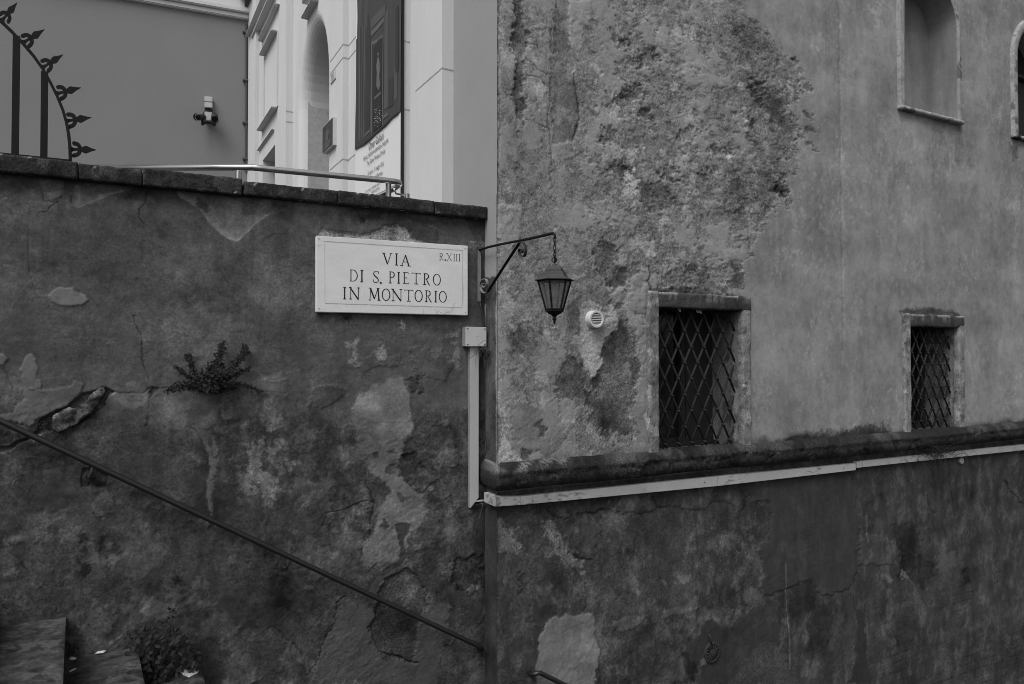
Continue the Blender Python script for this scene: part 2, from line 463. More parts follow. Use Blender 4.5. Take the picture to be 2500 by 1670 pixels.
def p_chunk(U, V, Z):
    f = fbm(U, Z, 30, 951, 4, .7); m = fbm(U+Z, Z-U, 9, 953, 5, .66)
    a = .075*(1+.8*(f-.5)); a = lerp(a, .04, ss(.52, .58, m)); a = lerp(a, .14, ss(.64, .7, fbm(U, Z, 14, 955, 4, .66)))
    return a, .8
def p_bead(U, V, Z):
    f = fbm(U, Z, 22, 961, 4, .7); m = fbm(U, Z, 6, 963, 5, .62)
    a = .265*(1+.5*(m-.5)+.4*(f-.5)); a = lerp(a, .12, ss(.62, .7, m)); return a, .4
def p_reveal(U, V, Z):
    A = U+V*1.2; f = fbm(A, Z, 28, 981, 4, .7); m = fbm(A*2, Z*.7, 3.5, 983, 5, .62)
    a = .15*(1+.7*(m-.5)+.4*(f-.5)); a = lerp(a, .07, ss(.58, .68, fbm(A, Z, 7, 985, 5, .65))); return a, .45
def p_duct(U, V, Z):
    A = U+V; g = ss(.60, .72, fbm(A*.8, Z, 5, 987, 5, .66)); k = fbm(A*5, Z*4, 6, 989, 4, .7); sp = ss(.66, .74, fbm(A, Z*1.5, 34, 991, 3, .7))*ss(.5, .62, fbm(A, Z, 3, 993, 3))
    return .362*(1+.20*(fbm(A, Z, 2, 995, 4)-.5))*(1-.30*g*k)*(1-.5*sp), .10
def dense(o, L, fn):
    bm = bmesh.new(); bm.from_mesh(o.data); bmesh.ops.remove_doubles(bm, verts=bm.verts, dist=1e-6)
    bmesh.ops.triangulate(bm, faces=[f for f in bm.faces if len(f.verts) > 4])
    for _ in range(6):
        bmesh.ops.triangulate(bm, faces=bm.faces)
        e = [e for e in bm.edges if e.calc_length() > L]
        if not e: break
        bmesh.ops.subdivide_edges(bm, edges=e, cuts=1, use_grid_fill=True)
    bmesh.ops.triangulate(bm, faces=bm.faces); bmesh.ops.recalc_face_normals(bm, faces=bm.faces)
    bm.to_mesh(o.data); bm.free(); return paint(o, fn)
def p_niche(U, V, Z):
    f = fbm(U+V, Z, 30, 971, 4, .7); st = fbm((U+V*1.2)*5, Z*.7, 2, 973, 5, .6); m = fbm(U+V, Z, 2.2, 975, 4)
    return .205*(1+.35*(st-.5)+.35*(m-.5)+.18*(f-.5)), .18
# ------------------------------------------------------------------ ground and steps
g = MB(); GZ = -4.3
g.poly([(-60, -60, GZ+EYE), (60, -60, GZ+EYE), (60, 60, GZ+EYE), (-60, 60, GZ+EYE)])
tag(put(g, 'ground', M['ground']), kind='structure')
SD = Vector((.537, -.844, 0)).normalized()                        # nosing direction, away from the wall
stair = empty('stone_stairs', W(-1.4, 0, -1.46), 'worn pale stone steps climbing left along the foot of the dark plaster wall', 'stairs')
nos = [(-1.357, -1.462), (-1.005, -1.695), (-.673, -1.883)]
tr, ri = .345, .212
for i in range(1, 5): nos.insert(0, (-1.357-tr*i, -1.462+ri*i))
for i in range(1, 12): nos.append((-.673+tr*i, -1.883-ri*i))
from mathutils import noise as mno
for i, (un, zn) in enumerate(nos):
    near = 3 <= i <= 7
    mb = MB(); ua = un-tr-.06
    ns, nw = (34, 330) if near else (3, 6)
    def top(a, c):
        p = W(ua+(un-ua)*a, .0, zn)+SD*(5.5*c-.03*(1-c))
        k = .007*mno.fractal(p*3.5, .8, 2, 4)+.003*mno.noise(p*14)
        e = max(0, a-.93)/.07
        ch = max(0, mno.noise(p*5+Vector((3, i, 0)))-.25)*.03*e
        return p+Vector((0, 0, k-ch-.006*e*e))-Vector((D2[0], D2[1], 0))*(.004*e)
    idx = {}
    for a in range(ns+1):
        for c in range(nw+1):
            idx[a, c] = len(mb.v); mb.v.append(top(a/ns, (c/nw)**1.6))
    for a in range(ns):
        for c in range(nw):
            mb.f.append([idx[a, c], idx[a+1, c], idx[a+1, c+1], idx[a, c+1]]); mb.mi.append(0)
    for c in range(nw):                                          # riser
        p, q = mb.v[idx[ns, c]], mb.v[idx[ns, c+1]]
        mb.quad(p, q, q-Vector((0, 0, ri+.05)), p-Vector((0, 0, ri+.05)))
    o = put(mb, 'step', M['step'], stair)
    if near: paint(o, p_step)

# ------------------------------------------------------------------ left wall: plaster face with peels, cracks and patches
wallL = empty('retaining_wall', W(0, 0, GZ), 'dark stained plaster retaining wall carrying the marble street sign, capped with dark stones', 'wall')
us = []
p = -900
uu = uz(-1400, 866)[0]
cols = list(np.linspace(-1400, -160, 60))+list(np.arange(-155, 1186, 2.3))
us = np.array([uz(c, 866)[0] for c in cols]); us = us[us < UR-.004]; us = np.append(us, UR-.002)
zs = np.concatenate([np.linspace(GZ, -2.75, 40), np.arange(-2.745, .985, .0056), [.99]])
fa = Face(us, zs, 0.)
U, Z = fa.U, fa.Z
def lo(v, a, b): return ss(a, b, v)
big = fbm(U, Z, 1.6, 11, 5); mid = fbm(U, Z, 5, 21, 5); fin = fbm(U, Z, 17, 31, 5, .65)
fa.alb = .088*(1+.55*(big-.5)+.45*(mid-.5)+.25*(fin-.5))
fa.h = .006*(fbm(U, Z, 2.2, 41, 4)-.5)+.003*(fin-.5)
fa.gr[:] = .30+.3*(mid-.5)
# cleaner, dappled lighter middle of the upper wall
fa.patch([(330, 640), (470, 560), (640, 600), (760, 640), (770, 760), (700, 880), (560, 920), (430, 900), (330, 800)], mul=1.3, soft=150, jag=20, mott=.2, gr=.4)
fa.patch([(640, 640), (735, 640), (752, 700), (700, 740), (640, 720)], mul=1.35, soft=60, jag=10, mott=.25, gr=.45)
for c in ((330, 740, 230, 40), (560, 700, 130, 60), (380, 560, 150, 40), (120, 640, 200, 60), (720, 770, 120, 35), (160, 860, 190, 60)):
    x, y, a, b = c
    fa.patch([(x-a, y), (x, y-b), (x+a, y), (x, y+b)], mul=.72, soft=90, jag=22, mott=.25)
# darker band right under the coping and weathered lower half
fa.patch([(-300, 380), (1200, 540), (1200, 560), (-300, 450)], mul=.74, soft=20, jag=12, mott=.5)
low = ss(-.22, -.02, -(Z+.42)+.30*(fbm(U, Z, 1.1, 61, 4)-.5)-.05*U)       # older render under the horizontal crack, its albedo also lowered for dimmer light
fa.alb *= lerp(1., .70, low); fa.gr += .15*low
pale = ss(.56, .70, fbm(U, Z, 4.2, 71, 6, .62))*low; fa.alb *= 1+.55*pale; fa.h += .0025*pale
pale2 = ss(.62, .70, fbm(U+.3, Z*.75, 8, 171, 5, .6))*ss(.45, .62, fbm(U, Z, 1.5, 173, 3))*low; fa.alb *= 1+.5*pale2; fa.h += .002*pale2
drk = ss(.55, .75, fbm(U, Z, 3.1, 81, 5))*(.35+.65*low); fa.alb *= 1-.32*drk
pale3 = ss(.60, .68, fbm(U+.9, Z*.8, 15, 177, 5, .66))*ss(.42, .6, fbm(U, Z, 1.9, 179, 3)); fa.alb *= 1+.42*pale3*(.35+.65*low); dk3 = ss(.60, .68, fbm(U*1.2, Z*.8, 11, 183, 5, .66)); fa.alb *= 1-.22*dk3*low
pits = ss(.60, .74, fbm(U, Z, 30, 83, 4, .6))*ss(.4, .65, fbm(U, Z, 2.4, 84, 3)); fa.alb *= 1-.16*pits; fa.h -= .001*pits
mic = fbm(U, Z, 45, 89, 4, .7); fa.alb *= 1+.30*(mic-.5); scr = fbm(U, Z*2.6, 13, 93, 5, .65); fa.alb *= 1+.28*(scr-.5)
run = ss(.55, .8, fbm(U*5, Z*.55, 2.4, 87, 4)); fa.alb *= 1-.16*run
def flakes(f, m, seed, s1, amt, dh):
    """worn paint layers: sharp-edged noise terraces with a small step"""
    U, Z = f.U, f.Z
    wx = U+.06*(fbm(U, Z, 12, seed, 4)-.5); wy = Z+.06*(fbm(U, Z, 12, seed+1, 4)-.5)
    t = .6*fbm(wx, wy, s1, seed+2, 6, .66)+.4*fbm(wx, wy, s1*2.6, seed+3, 5, .68)
    g = ss(.36, .58, fbm(U, Z, 1.4, seed+4, 4))*m
    for th, k in ((.40, .8), (.50, 1.), (.59, 1.1)):
        l = ss(th-.007, th+.007, t); f.alb *= 1+g*amt*k*(l-.5); f.h += g*dh*l
        rim = ss(.018, .004, np.abs(t-th+.008)); f.alb *= 1-.22*rim*g  # shade at the foot of each step put into the albedo
flakes(fa, .25+.75*low, 1001, 3.4, .17, .0012)
flakes(fa, low, 1021, 7.5, .13, .0008)
Z5 = dict(orig=(0, 380), sc=2.904); Z6 = dict(orig=(700, 500), sc=3.136); Z3 = dict(orig=(0, 850), sc=3.267); ZB = dict(orig=(600, 1100), sc=2.751); Z4 = dict(orig=(0, 1300), sc=3.354)
# peeled flakes under the coping
fa.patch([(480, 150), (462, 240), (500, 270), (505, 335), (545, 362), (620, 345), (700, 310), (790, 275), (880, 255), (980, 235), (980, 200), (600, 160)], mul=1.5, dh=-.006, jag=2.5, soft=1.5, mott=.5, **Z5)
fa.patch([(530, 210), (565, 215), (575, 340), (545, 358), (510, 330), (520, 280)], mul=1.5, jag=3, soft=5, mott=.3, **Z5)
fa.patch([(700, 310), (690, 270), (800, 255), (870, 255), (790, 275)], mul=1.6, jag=2, soft=4, **Z5)
fa.patch([(290, 180), (440, 180), (470, 240), (440, 290), (340, 300), (290, 250)], mul=1.2, jag=6, soft=6, mott=.6, **Z5)
fa.patch([(1255, 235), (1265, 290), (1330, 325), (1400, 370), (1440, 430), (1480, 480), (1560, 560), (1640, 590), (1680, 605), (1740, 545), (1830, 470), (1930, 410), (2060, 365), (2130, 300), (1800, 260)], mul=2.0, dh=-.006, jag=2.2, soft=1.6, mott=.3, gr=.3, **Z5)
fa.patch([(1440, 415), (1500, 440), (1560, 510), (1640, 560), (1670, 600), (1600, 585), (1540, 545), (1480, 480)], mul=1.35, jag=2, soft=5, mott=.1, **Z5)
fa.patch([(1258, 250), (1290, 260), (1400, 345), (1390, 365), (1320, 322), (1268, 290)], mul=1.25, jag=2, soft=5, mott=.1, **Z5)
fa.patch([(1395, 285), (1440, 310), (1485, 400), (1450, 410), (1380, 340)], mul=.42, jag=5, soft=5, **Z5)
fa.patch([(1700, 320), (1780, 300), (1850, 330), (1820, 400), (1740, 420), (1690, 380)], mul=.6, jag=12, soft=10, mott=.5, **Z5)
fa.patch([(1940, 330), (2030, 330), (2050, 360), (1960, 385)], mul=.55, jag=9, soft=10, **Z5)
fa.patch([(2065, 365), (2130, 450), (2200, 530), (2250, 575), (2500, 580), (2700, 560), (2900, 420), (3000, 450), (3300, 480), (3300, 380), (2700, 340), (2150, 300)], mul=1.22, dh=-.005, jag=3, soft=1.6, mott=.45, **Z5)
fa.patch([(945, 85), (985, 130), (1060, 145), (1140, 185), (1165, 260), (1130, 300), (1000, 300), (940, 200), (860, 140)], mul=.78, dh=.006, jag=4, soft=1.5, mott=.3, **Z6)
fa.patch([(525, 110), (600, 90), (628, 120), (610, 160), (625, 180), (575, 175), (530, 150)], mul=1.35, dh=-.004, jag=3, soft=2, **Z6)
fa.patch([(555, 100), (600, 95), (610, 125), (570, 130)], mul=.35, jag=4, soft=3, **Z6)
fa.patch([(228, 235), (245, 200), (280, 182), (380, 205), (480, 205), (560, 222), (640, 205), (720, 178), (750, 145), (850, 143), (905, 180), (940, 220), (950, 258), (1075, 288), (1000, 330), (700, 310), (400, 300), (225, 270)], alb=.30, dh=-.013, jag=3, soft=1.6, mott=.7, gr=.9, **Z6)
fa.patch([(210, 240), (225, 800), (180, 820), (165, 240)], mul=.8, soft=14, jag=8, **Z6)
# patches on the left
fa.patch([(335, 1000), (370, 965), (420, 940), (510, 935), (535, 960), (610, 990), (625, 1030), (590, 1055), (500, 1062), (430, 1068), (370, 1040)], alb=.15, dh=.006, jag=2.5, soft=1.6, mott=.12, gr=.12, **Z5)
fa.patch([(510, 935), (565, 940), (568, 990), (530, 998)], mul=.75, jag=1.5, soft=2, **Z5)
fa.patch([(-60, 1400), (20, 1400), (52, 1440), (25, 1485), (-60, 1490)], alb=.14, dh=.005, jag=2, soft=1.6, gr=.12, **Z5)
fa.patch([(178, 130), (200, 72), (240, 45), (285, 80), (300, 140), (300, 230), (330, 250), (330, 310), (290, 330), (210, 320), (172, 250), (182, 200), (152, 170)], alb=.125, dh=.004, jag=2.5, soft=2.2, mott=.2, gr=.2, **Z3)
fa.patch([(195, 325), (430, 325), (560, 300), (590, 265), (660, 280), (662, 340), (600, 380), (540, 460), (440, 510), (330, 560), (230, 610), (90, 590), (-80, 560), (-80, 520), (100, 520), (120, 470), (190, 400)], alb=.105, dh=.005, jag=3, soft=2, mott=.3, gr=.2, **Z3)
fa.patch([(1005, 270), (1070, 255), (1110, 290), (1085, 318), (1020, 305)], alb=.15, jag=3, soft=3, gr=.4, **Z3)
# the open crack
fa.patch([(830, 312), (905, 348), (838, 420), (840, 465), (720, 530), (660, 590), (560, 625), (460, 658), (360, 660), (280, 705), (180, 752), (120, 795), (40, 835), (-160, 900), (-160, 850), (0, 790), (100, 770), (180, 735), (300, 650), (320, 590), (440, 505), (540, 462), (650, 362), (740, 345)], alb=.07, dh=-.022, jag=3, soft=2.5, mott=.5, gr=.6, **Z3)
fa.crack([(900, 350), (1050, 352), (1130, 358), (1190, 318), (1200, 385), (1285, 325), (1345, 320)], wid=1.1, dep=.004, dark=.62, jag=5, **Z3)
fa.crack([(1140, 20), (1130, 110), (1160, 200), (1195, 300), (1190, 420), (1180, 540), (1160, 640)], wid=1.0, dep=.003, jag=6, dark=.68, **Z3)
fa.patch([(1165, 530), (1200, 540), (1185, 620), (1160, 625)], mul=.4, jag=3, soft=4, **Z3)
fa.patch([(1200, 310), (1280, 320), (1230, 360), (1205, 385)], mul=.6, dh=-.01, jag=2, soft=2, **Z3)
fa.patch([(905, 360), (1060, 355), (1180, 345), (1190, 420), (1110, 440), (1090, 480), (1000, 490), (930, 420), (850, 440)], mul=1.5, jag=5, soft=5, mott=.35, **Z3)
fa.patch([(1340, 340), (1600, 380), (1850, 400), (1900, 520), (1800, 600), (1500, 520), (1450, 620), (1210, 600), (1215, 400)], mul=1.35, jag=12, soft=16, mott=.5, **Z3)
fa.patch([(1535, 550), (1600, 640), (1655, 760), (1690, 870), (1733, 890), (1735, 990), (1700, 1060), (1692, 1200), (1685, 1330), (1640, 1440), (1665, 1300), (1650, 1100), (1672, 950), (1645, 800), (1560, 640)], alb=.098, dh=.002, jag=6, soft=5, mott=.25, gr=.35, **Z3)
fa.patch([(1685, 700), (1715, 690), (1735, 850), (1700, 850)], alb=.11, jag=4, soft=3, gr=.5, **Z3)
fa.patch([(1770, 490), (1860, 470), (1850, 560), (1800, 575), (1765, 530)], alb=.13, jag=4, soft=3, **Z3)
fa.patch([(1880, 220), (2080, 230), (2287, 200), (2287, 360), (2060, 350), (1900, 330)], mul=1.6, jag=8, soft=12, mott=.3, **Z3)
fa.crack([(2010, 175), (2060, 190), (2110, 250), (2180, 270), (2287, 245)], wid=1.1, dep=-.003, dark=1.4, jag=2, **Z3)
fa.crack([(1890, 320), (2000, 325), (2130, 345), (2287, 360)], wid=.8, dep=.002, dark=.7, jag=3, **Z3)
fa.patch([(1760, 400), (2287, 380), (2287, 1200), (2100, 1260), (1950, 1150), (1900, 800), (1800, 620)], mul=1.85, jag=30, soft=50, mott=.55, gr=.6, thr=.46, **Z3)
fa.patch([(660, 955), (740, 950), (860, 1020), (860, 1090), (800, 1112), (740, 1110), (700, 1100), (655, 1105), (642, 1060), (655, 1020)], mul=.75, dh=-.008, jag=2.5, soft=2, mott=.4, **Z3)
fa.crack([(650, 1010), (642, 1060), (655, 1108), (700, 1100), (712, 1080)], wid=1.3, dep=.005, jag=2, **Z3)
fa.patch([(720, 1100), (860, 1060), (855, 1105), (800, 1115)], mul=.35, jag=5, soft=4, **Z3)
fa.patch([(590, 700), (900, 680), (1050, 830), (950, 900), (700, 900), (580, 780)], mul=1.35, jag=14, soft=30, mott=.4, **Z3)
fa.patch([(480, 1290), (560, 1270), (640, 1245), (600, 1290), (520, 1320), (420, 1350)], alb=.085, jag=4, soft=3, **Z3)
fa.patch([(470, 1080), (570, 1060), (590, 1150), (520, 1170)], mul=1.3, jag=6, soft=8, **Z3)
for a in ((140, 1530, 1.6), (330, 1500, 1.5), (60, 1550, 1.7)):
    fa.patch([(a[0]-60, a[1]), (a[0], a[1]-30), (a[0]+60, a[1]), (a[0], a[1]+26)], mul=a[2], jag=10, soft=6, **Z3)
# black mould spots
for x, y, a, b in ((830, 90, 55, 85), (715, 165, 40, 40), (700, 320, 70, 60), (650, 240, 30, 30), (660, 60, 45, 40), (1430, 400, 60, 30), (1200, 440, 20, 18), (-5, 400, 35, 25)):
    fa.patch([(x-a, y), (x-a*.5, y-b), (x+a*.6, y-b*.9), (x+a, y+b*.2), (x, y+b)], mul=.30, jag=9, soft=12, **Z4)
fa.patch([(190, 850), (310, 850), (300, 1060), (190, 1070)], mul=.35, jag=12, soft=22, mott=.5, **ZB)
# the long pale repair under the sign
ZM = dict(orig=(0, 0), sc=.9388)
fa.patch([(868, 878), (900, 868), (925, 860), (940, 880), (942, 930), (946, 990), (928, 1012), (914, 1060), (918, 1092), (950, 1118), (976, 1142), (976, 1190), (946, 1222), (935, 1250), (922, 1292), (880, 1288), (830, 1305), (832, 1250), (858, 1222), (868, 1172), (893, 1130), (880, 1100), (848, 1080), (832, 1050), (815, 1000), (808, 950), (818, 912), (845, 895)], alb=.145, dh=.003, jag=6, soft=4, mott=.55, gr=.3, op=.9, **ZM)
fa.patch([(700, 1420), (730, 1360), (830, 1290), (880, 1300), (900, 1450), (860, 1568), (560, 1568), (520, 1480), (600, 1440)], mul=1.25, jag=10, soft=14, mott=.4, **Z6)
for pl in ([(850, 15), (885, 12), (888, 45), (870, 58), (850, 40)], [(935, 0), (1005, 0), (1000, 25), (960, 20)], [(985, 90), (1018, 90), (1012, 170), (935, 160), (950, 115)], [(1010, 280), (1045, 280), (1068, 330), (1050, 352), (1030, 330)], [(930, 450), (968, 510), (940, 530), (898, 510)]):
    fa.patch(pl, mul=.5, dh=-.003, jag=1.5, soft=2, gr=.6, **ZB)
fa.patch([(1002, 500), (1030, 488), (1108, 490), (1095, 545), (1066, 590), (1062, 640), (1080, 710), (1042, 770), (960, 830), (900, 900), (870, 1020), (820, 1020), (826, 905), (880, 830), (990, 752), (1035, 725), (1045, 650), (1015, 560)], alb=.055, dh=-.003, jag=2, soft=2, mott=.2, gr=.2, **ZB)
fa.patch([(1160, 800), (1210, 840), (1240, 920), (1215, 960), (1180, 900)], alb=.045, jag=4, soft=6, **ZB)
fa.patch([(600, 1060), (830, 1040), (870, 1110), (822, 1190), (850, 1290), (920, 1340), (940, 1568), (500, 1568), (480, 1400), (560, 1230)], alb=.078, jag=8, soft=10, mott=.2, gr=.2, **ZB)
fa.patch([(1205, 1015), (1330, 990), (1380, 1050), (1340, 1200), (1280, 1300), (1280, 1568), (930, 1568), (940, 1420), (1120, 1380), (1180, 1150)], alb=.072, jag=8, soft=8, mott=.25, gr=.2, **ZB)
fa.patch([(1080, 788), (1140, 830), (1190, 895), (1210, 955), (1205, 1060), (1165, 1150), (1150, 1290), (1130, 1390), (1110, 1425), (1000, 1390), (910, 1350), (850, 1270), (820, 1190), (875, 1110), (890, 960), (950, 855), (1010, 820)], alb=.052, dh=-.016, jag=4, soft=2.5, mott=.6, gr=.8, **ZB)
fa.patch([(1000, 880), (1120, 860), (1170, 960), (1120, 1050), (1020, 1020)], mul=1.7, jag=14, soft=30, mott=.6, **ZB)
fa.crack([(900, 1350), (960, 1380), (1020, 1390), (1090, 1420), (1150, 1425)], wid=2.5, dep=.015, jag=5, dark=.5, **ZB)
fa.patch([(1390, 720), (1600, 690), (1600, 830), (1520, 930), (1420, 935), (1380, 840)], mul=.72, dh=-.01, jag=9, soft=4, mott=.7, gr=.8, **ZB)
fa.patch([(1420, 900), (1480, 935), (1450, 945), (1400, 930)], mul=.4, jag=4, soft=3, **ZB)
fa.patch([(1060, 20), (1150, 0), (1165, 80), (1200, 120), (1130, 135), (1085, 80)], mul=.6, dh=-.01, jag=5, soft=3, mott=.5, **ZB)
fa.patch([(1070, 180), (1190, 150), (1290, 190), (1240, 215), (1185, 285), (1120, 250)], mul=1.15, dh=.006, jag=3, soft=2, mott=.2, **ZB)
fa.crack([(800, 120), (805, 230), (870, 345), (830, 480), (840, 560)], wid=1.4, dep=.006, jag=6, **ZB)
fa.crack([(870, 345), (800, 330), (660, 400), (540, 405), (510, 500)], wid=1.2, dep=.005, jag=7, **ZB)
fa.crack([(700, 950), (620, 1010), (570, 1200), (500, 1350), (470, 1450), (400, 1500)], wid=1.2, dep=.005, jag=10, **ZB)
fa.crack([(140, 1200), (200, 1190), (260, 1250), (380, 1380)], wid=1.2, dep=.005, jag=10, **ZB)
# salts blooming white
for pl, t in (([(1200, 0), (1290, 0), (1330, 60), (1300, 130), (1235, 80)], .42), ([(1330, 0), (1440, 0), (1420, 35), (1340, 25)], .4), ([(1380, 370), (1420, 360), (1445, 430), (1400, 425)], .4), ([(650, 400), (715, 390), (720, 470), (690, 560), (645, 520)], .45), ([(20, 180), (240, 160), (250, 370), (60, 390), (10, 260)], .52), ([(740, 490), (840, 470), (830, 620), (760, 640)], .55)):
    fa.patch(pl, alb=.16, dh=.001, jag=9, soft=10, mott=.5, gr=.8, op=.6, thr=t, **ZB)
for pl, t in (([(470, 1050), (560, 1030), (560, 1230), (470, 1210)], .47), ([(800, 880), (960, 900), (940, 1000), (810, 960)], .5), ([(690, 1100), (770, 1100), (790, 1180), (700, 1180)], .45), ([(1240, 1000), (1330, 960), (1330, 1250), (1250, 1250)], .52), ([(1420, 280), (1540, 285), (1535, 330), (1430, 330)], .35)):
    fa.patch(pl, alb=.22, dh=.002, jag=9, soft=8, mott=.4, gr=.6, op=.8, thr=t, **Z6)
for pl in ([(690, 1100), (720, 1150), (850, 1160), (890, 1190), (830, 1230), (690, 1240), (610, 1330), (560, 1250)], [(940, 1100), (1060, 1090), (1130, 1180), (1200, 1150), (1290, 1240), (1200, 1330), (1000, 1320)], [(200, 1420), (380, 1360), (440, 1450), (320, 1530), (150, 1540)]):
    fa.patch(pl, mul=.75, dh=.004, jag=9, soft=4, mott=.4, **Z6)
fa.patch([(430, 840), (480, 845), (470, 890), (440, 880)], mul=.3, jag=4, soft=4, **Z6)
fa.patch([(900, 1330), (1010, 1330), (1040, 1420), (960, 1450), (900, 1380)], mul=.5, dh=-.007, jag=8, soft=4, mott=.7, gr=.8, **Z6)
# general hairlines
for x, l_ in ((250, 120), (470, 90), (700, 150), (1010, 110), (1300, 80)):
    fa.patch([(x-22, 812), (x+26, 822), (x+14, 822+l_), (x-6, 822+l_*.8)], mul=.72, soft=12, jag=5, mott=.3, **Z6)
fa.cells(2.2, 501, .04, 1., dark=.6, dep=.0015); fa.cells(4.0, 531, .05, .8, low, dark=.62, dep=.0015); fa.cells(7.5, 551, .08, .7, low, dark=.7, dep=.001)
fa.crack([(300, 260), (310, 320), (370, 330), (410, 300), (440, 290)], wid=1.2, dep=.004, jag=4, **Z5)
fa.crack([(270, 410), (330, 400), (380, 345), (440, 290)], wid=1.2, dep=.004, jag=4, **Z5)
fa.crack([(1040, 250), (1030, 330), (985, 380), (990, 440), (1030, 480)], wid=1., dep=.004, jag=4, **Z5)
fa.crack([(195, 500), (200, 700), (215, 850), (260, 960)], wid=.9, dep=.003, jag=4, dark=.65, **Z5)
fa.crack([(950, 1130), (960, 1200), (1000, 1290), (1010, 1420), (1020, 1500)], wid=1., dep=.004, jag=5, **Z5)
# darker towards the inner corner next to the church wall
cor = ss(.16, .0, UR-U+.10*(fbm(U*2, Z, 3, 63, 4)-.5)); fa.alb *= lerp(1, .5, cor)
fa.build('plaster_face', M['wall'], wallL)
core = MB(); core.wbox(-9, UR-.003, -.5, -.1, GZ, .975); put(core, 'wall_core', M['chunk'], wallL)
# coping stones with open joints
jx = [-1400, -320, -60, 190, 347, 592, 825, 1062, 1197]
for i, (a, b) in enumerate(zip(jx[:-1], jx[1:])):
    ua, ub = uz(a, 470, .055)[0], uz(b, 470, .055)[0]
    ub = min(ub, UR-.006)
    z1 = 1.080+(.010 if i == 4 else 0)+random.uniform(-.004, .004)
    gb = gridbox(ua+.0015+(.006 if i == 5 else 0), ub-.0015, -.46, .055+random.uniform(-.004, .004), .987+random.uniform(-.003, .003), z1+(.008 if i < 3 else 0), st=.013 if i > 1 else .04, amp=.0045, sc=16, seed=i, rnd=.006)
    paint(put(gb, 'coping_stone', M['coping'], wallL, smooth=True), p_coping)
# the broken slab stuck in the crack
ck = MB(); pl = [(828, 318), (770, 350), (680, 430), (600, 484), (520, 505), (440, 550), (420, 620), (470, 650), (560, 618), (610, 600), (680, 545), (740, 490), (780, 440), (822, 370)]
pl = [(612+(x-612)*1.06, 500+(y-500)*1.10) for x, y in pl]
lp = [W(*(lambda q: (q[0], -.026, q[1]))(uz(x/3.267, y/3.267+850, .0))) for x, y in pl]
ck.prism(lp, Vector((N2[0], N2[1], 0))*.045)
o = put(ck, 'plaster_slab', M['chunk']); roughen(o, .016, 16, 5, 3); paint(o, p_chunk)
tag(o, 'broken tongue of pale plaster wedged in the open crack above the dark handrail', 'plaster slab')

# ------------------------------------------------------------------ church building: plaster wall with openings
church = empty('church_building', W(UR, WR, GZ), 'tall old plastered building with peeling wall, barred windows and dark stone band', 'building')
cols = list(np.arange(1213, 2530, 2.35))
us = np.array([uz(c, 866, WR)[0] for c in cols]); us = us[us > UR+.012]
us = np.concatenate([[UR, UR+.004, UR+.009], us, np.linspace(us[-1]+.05, 16, 60)])
zs = np.concatenate([np.linspace(GZ, -3.95, 5)[:-1], np.arange(-3.95, 4.9, .0078), np.linspace(4.95, 7, 8)])
fr = Face(us, zs, WR)
U, Z = fr.U, fr.Z; px, py = fr.px, fr.py
big = fbm(U, Z, .9, 111, 5); mid = fbm(U, Z, 3.3, 121, 5); fin = fbm(U, Z, 13, 131, 5, .65)
strk = fbm(U*4, Z*.5, 1.6, 141, 5); wash = fbm(U*.7, Z*2.2, 1.2, 143, 5)
up = ss(-.98, -.95, Z)
mic = fbm(U, Z, 32, 133, 4, .7); scr = fbm(U*2.2, Z, 9, 135, 5, .7); spk = ss(.66, .78, fbm(U*1.6, Z, 16, 137, 5, .7))*ss(.45, .65, fbm(U, Z, 2.2, 139, 4))
sm = .225*(1+.30*(big-.5)+.20*(strk-.5)+.34*(wash-.5)+.34*(mid-.5)+.22*(fin-.5)+.22*(mic-.5)+.24*(scr-.5)+.30*spk)
fr.h = .010*(fbm(U, Z, 1.1, 151, 4)-.5)+.003*(mid-.5)
fr.gr[:] = .17
# --- rough, scoured zone of the upper wall
ZR = dict(orig=(1180, 0), sc=2.851)
zone = [(1190, -300), (1760, -300), (1785, 0), (1818, 40), (1845, 65), (1850, 72), (1890, 120), (1918, 150), (1950, 178), (1970, 215), (1938, 240), (1935, 262), (1945, 300), (1950, 330), (1938, 352), (1946, 405), (1925, 470), (1925, 495), (1885, 520), (1860, 555), (1845, 600), (1822, 650), (1815, 690), (1800, 715), (1580, 712), (1578, 1110), (1180, 1160)]
d = sd_poly(px+fr.j1*46, py+fr.j2*40, zone)+34*(fbm(U, Z*1.25, 16, 199, 5, .7)-.5)+26*(fbm(U, Z, 5, 197, 4)-.5)
rz = np.clip(.5-d/3, 0, 1)*up
rn = fbm(U, Z, 5.5, 201, 6, .62); rn2 = fbm(U, Z, 2.6, 211, 5, .6); rn3 = fbm(U, Z, 15, 221, 5, .66); rg = ridged(U, Z*1.3, 9, 231, 4)
diag = fbm(U*1.0+Z*.8, (Z-U*.35)*1.9, 4.2, 241, 5, .62)
wx = U+.05*(rn3-.5); wy = Z+.05*(fbm(U, Z, 15, 225, 4)-.5)
tf = .5*fbm(wx, wy, 4.2, 227, 6, .68)+.5*lerp(fbm(wx*1.0, wy, 10, 229, 6, .7), diag, ss(1500, 1750, px)*.8)
bias = .10*ss(1420, 1230, px)*ss(500, 300, py)+.03*(rn2-.5)                      # more skin survives towards the corner
tf = tf+bias
lv = [ss(t-.006, t+.006, tf) for t in (.40, .47, .55, .63)]
smoothp = lv[2]*ss(.34, .5, rn2)
ro = .185+.022*lv[0]+.018*lv[1]+.026*lv[2]*ss(.34, .5, rn2)+.014*lv[3]
rw = .30+.70*ss(1360, 1500, px+60*(rn2-.5))*ss(900, 740, py); rw = np.maximum(rw, .5*ss(260, 120, px-1213)*ss(900, 700, py))
ro = .206+(ro-.206)*(.45+.55*rw)
ro = ro*(1+.24*(rn2-.5)+.22*(rn3-.5)+.30*(fbm(U, Z, 38, 233, 4, .7)-.5)*(1-.6*smoothp))
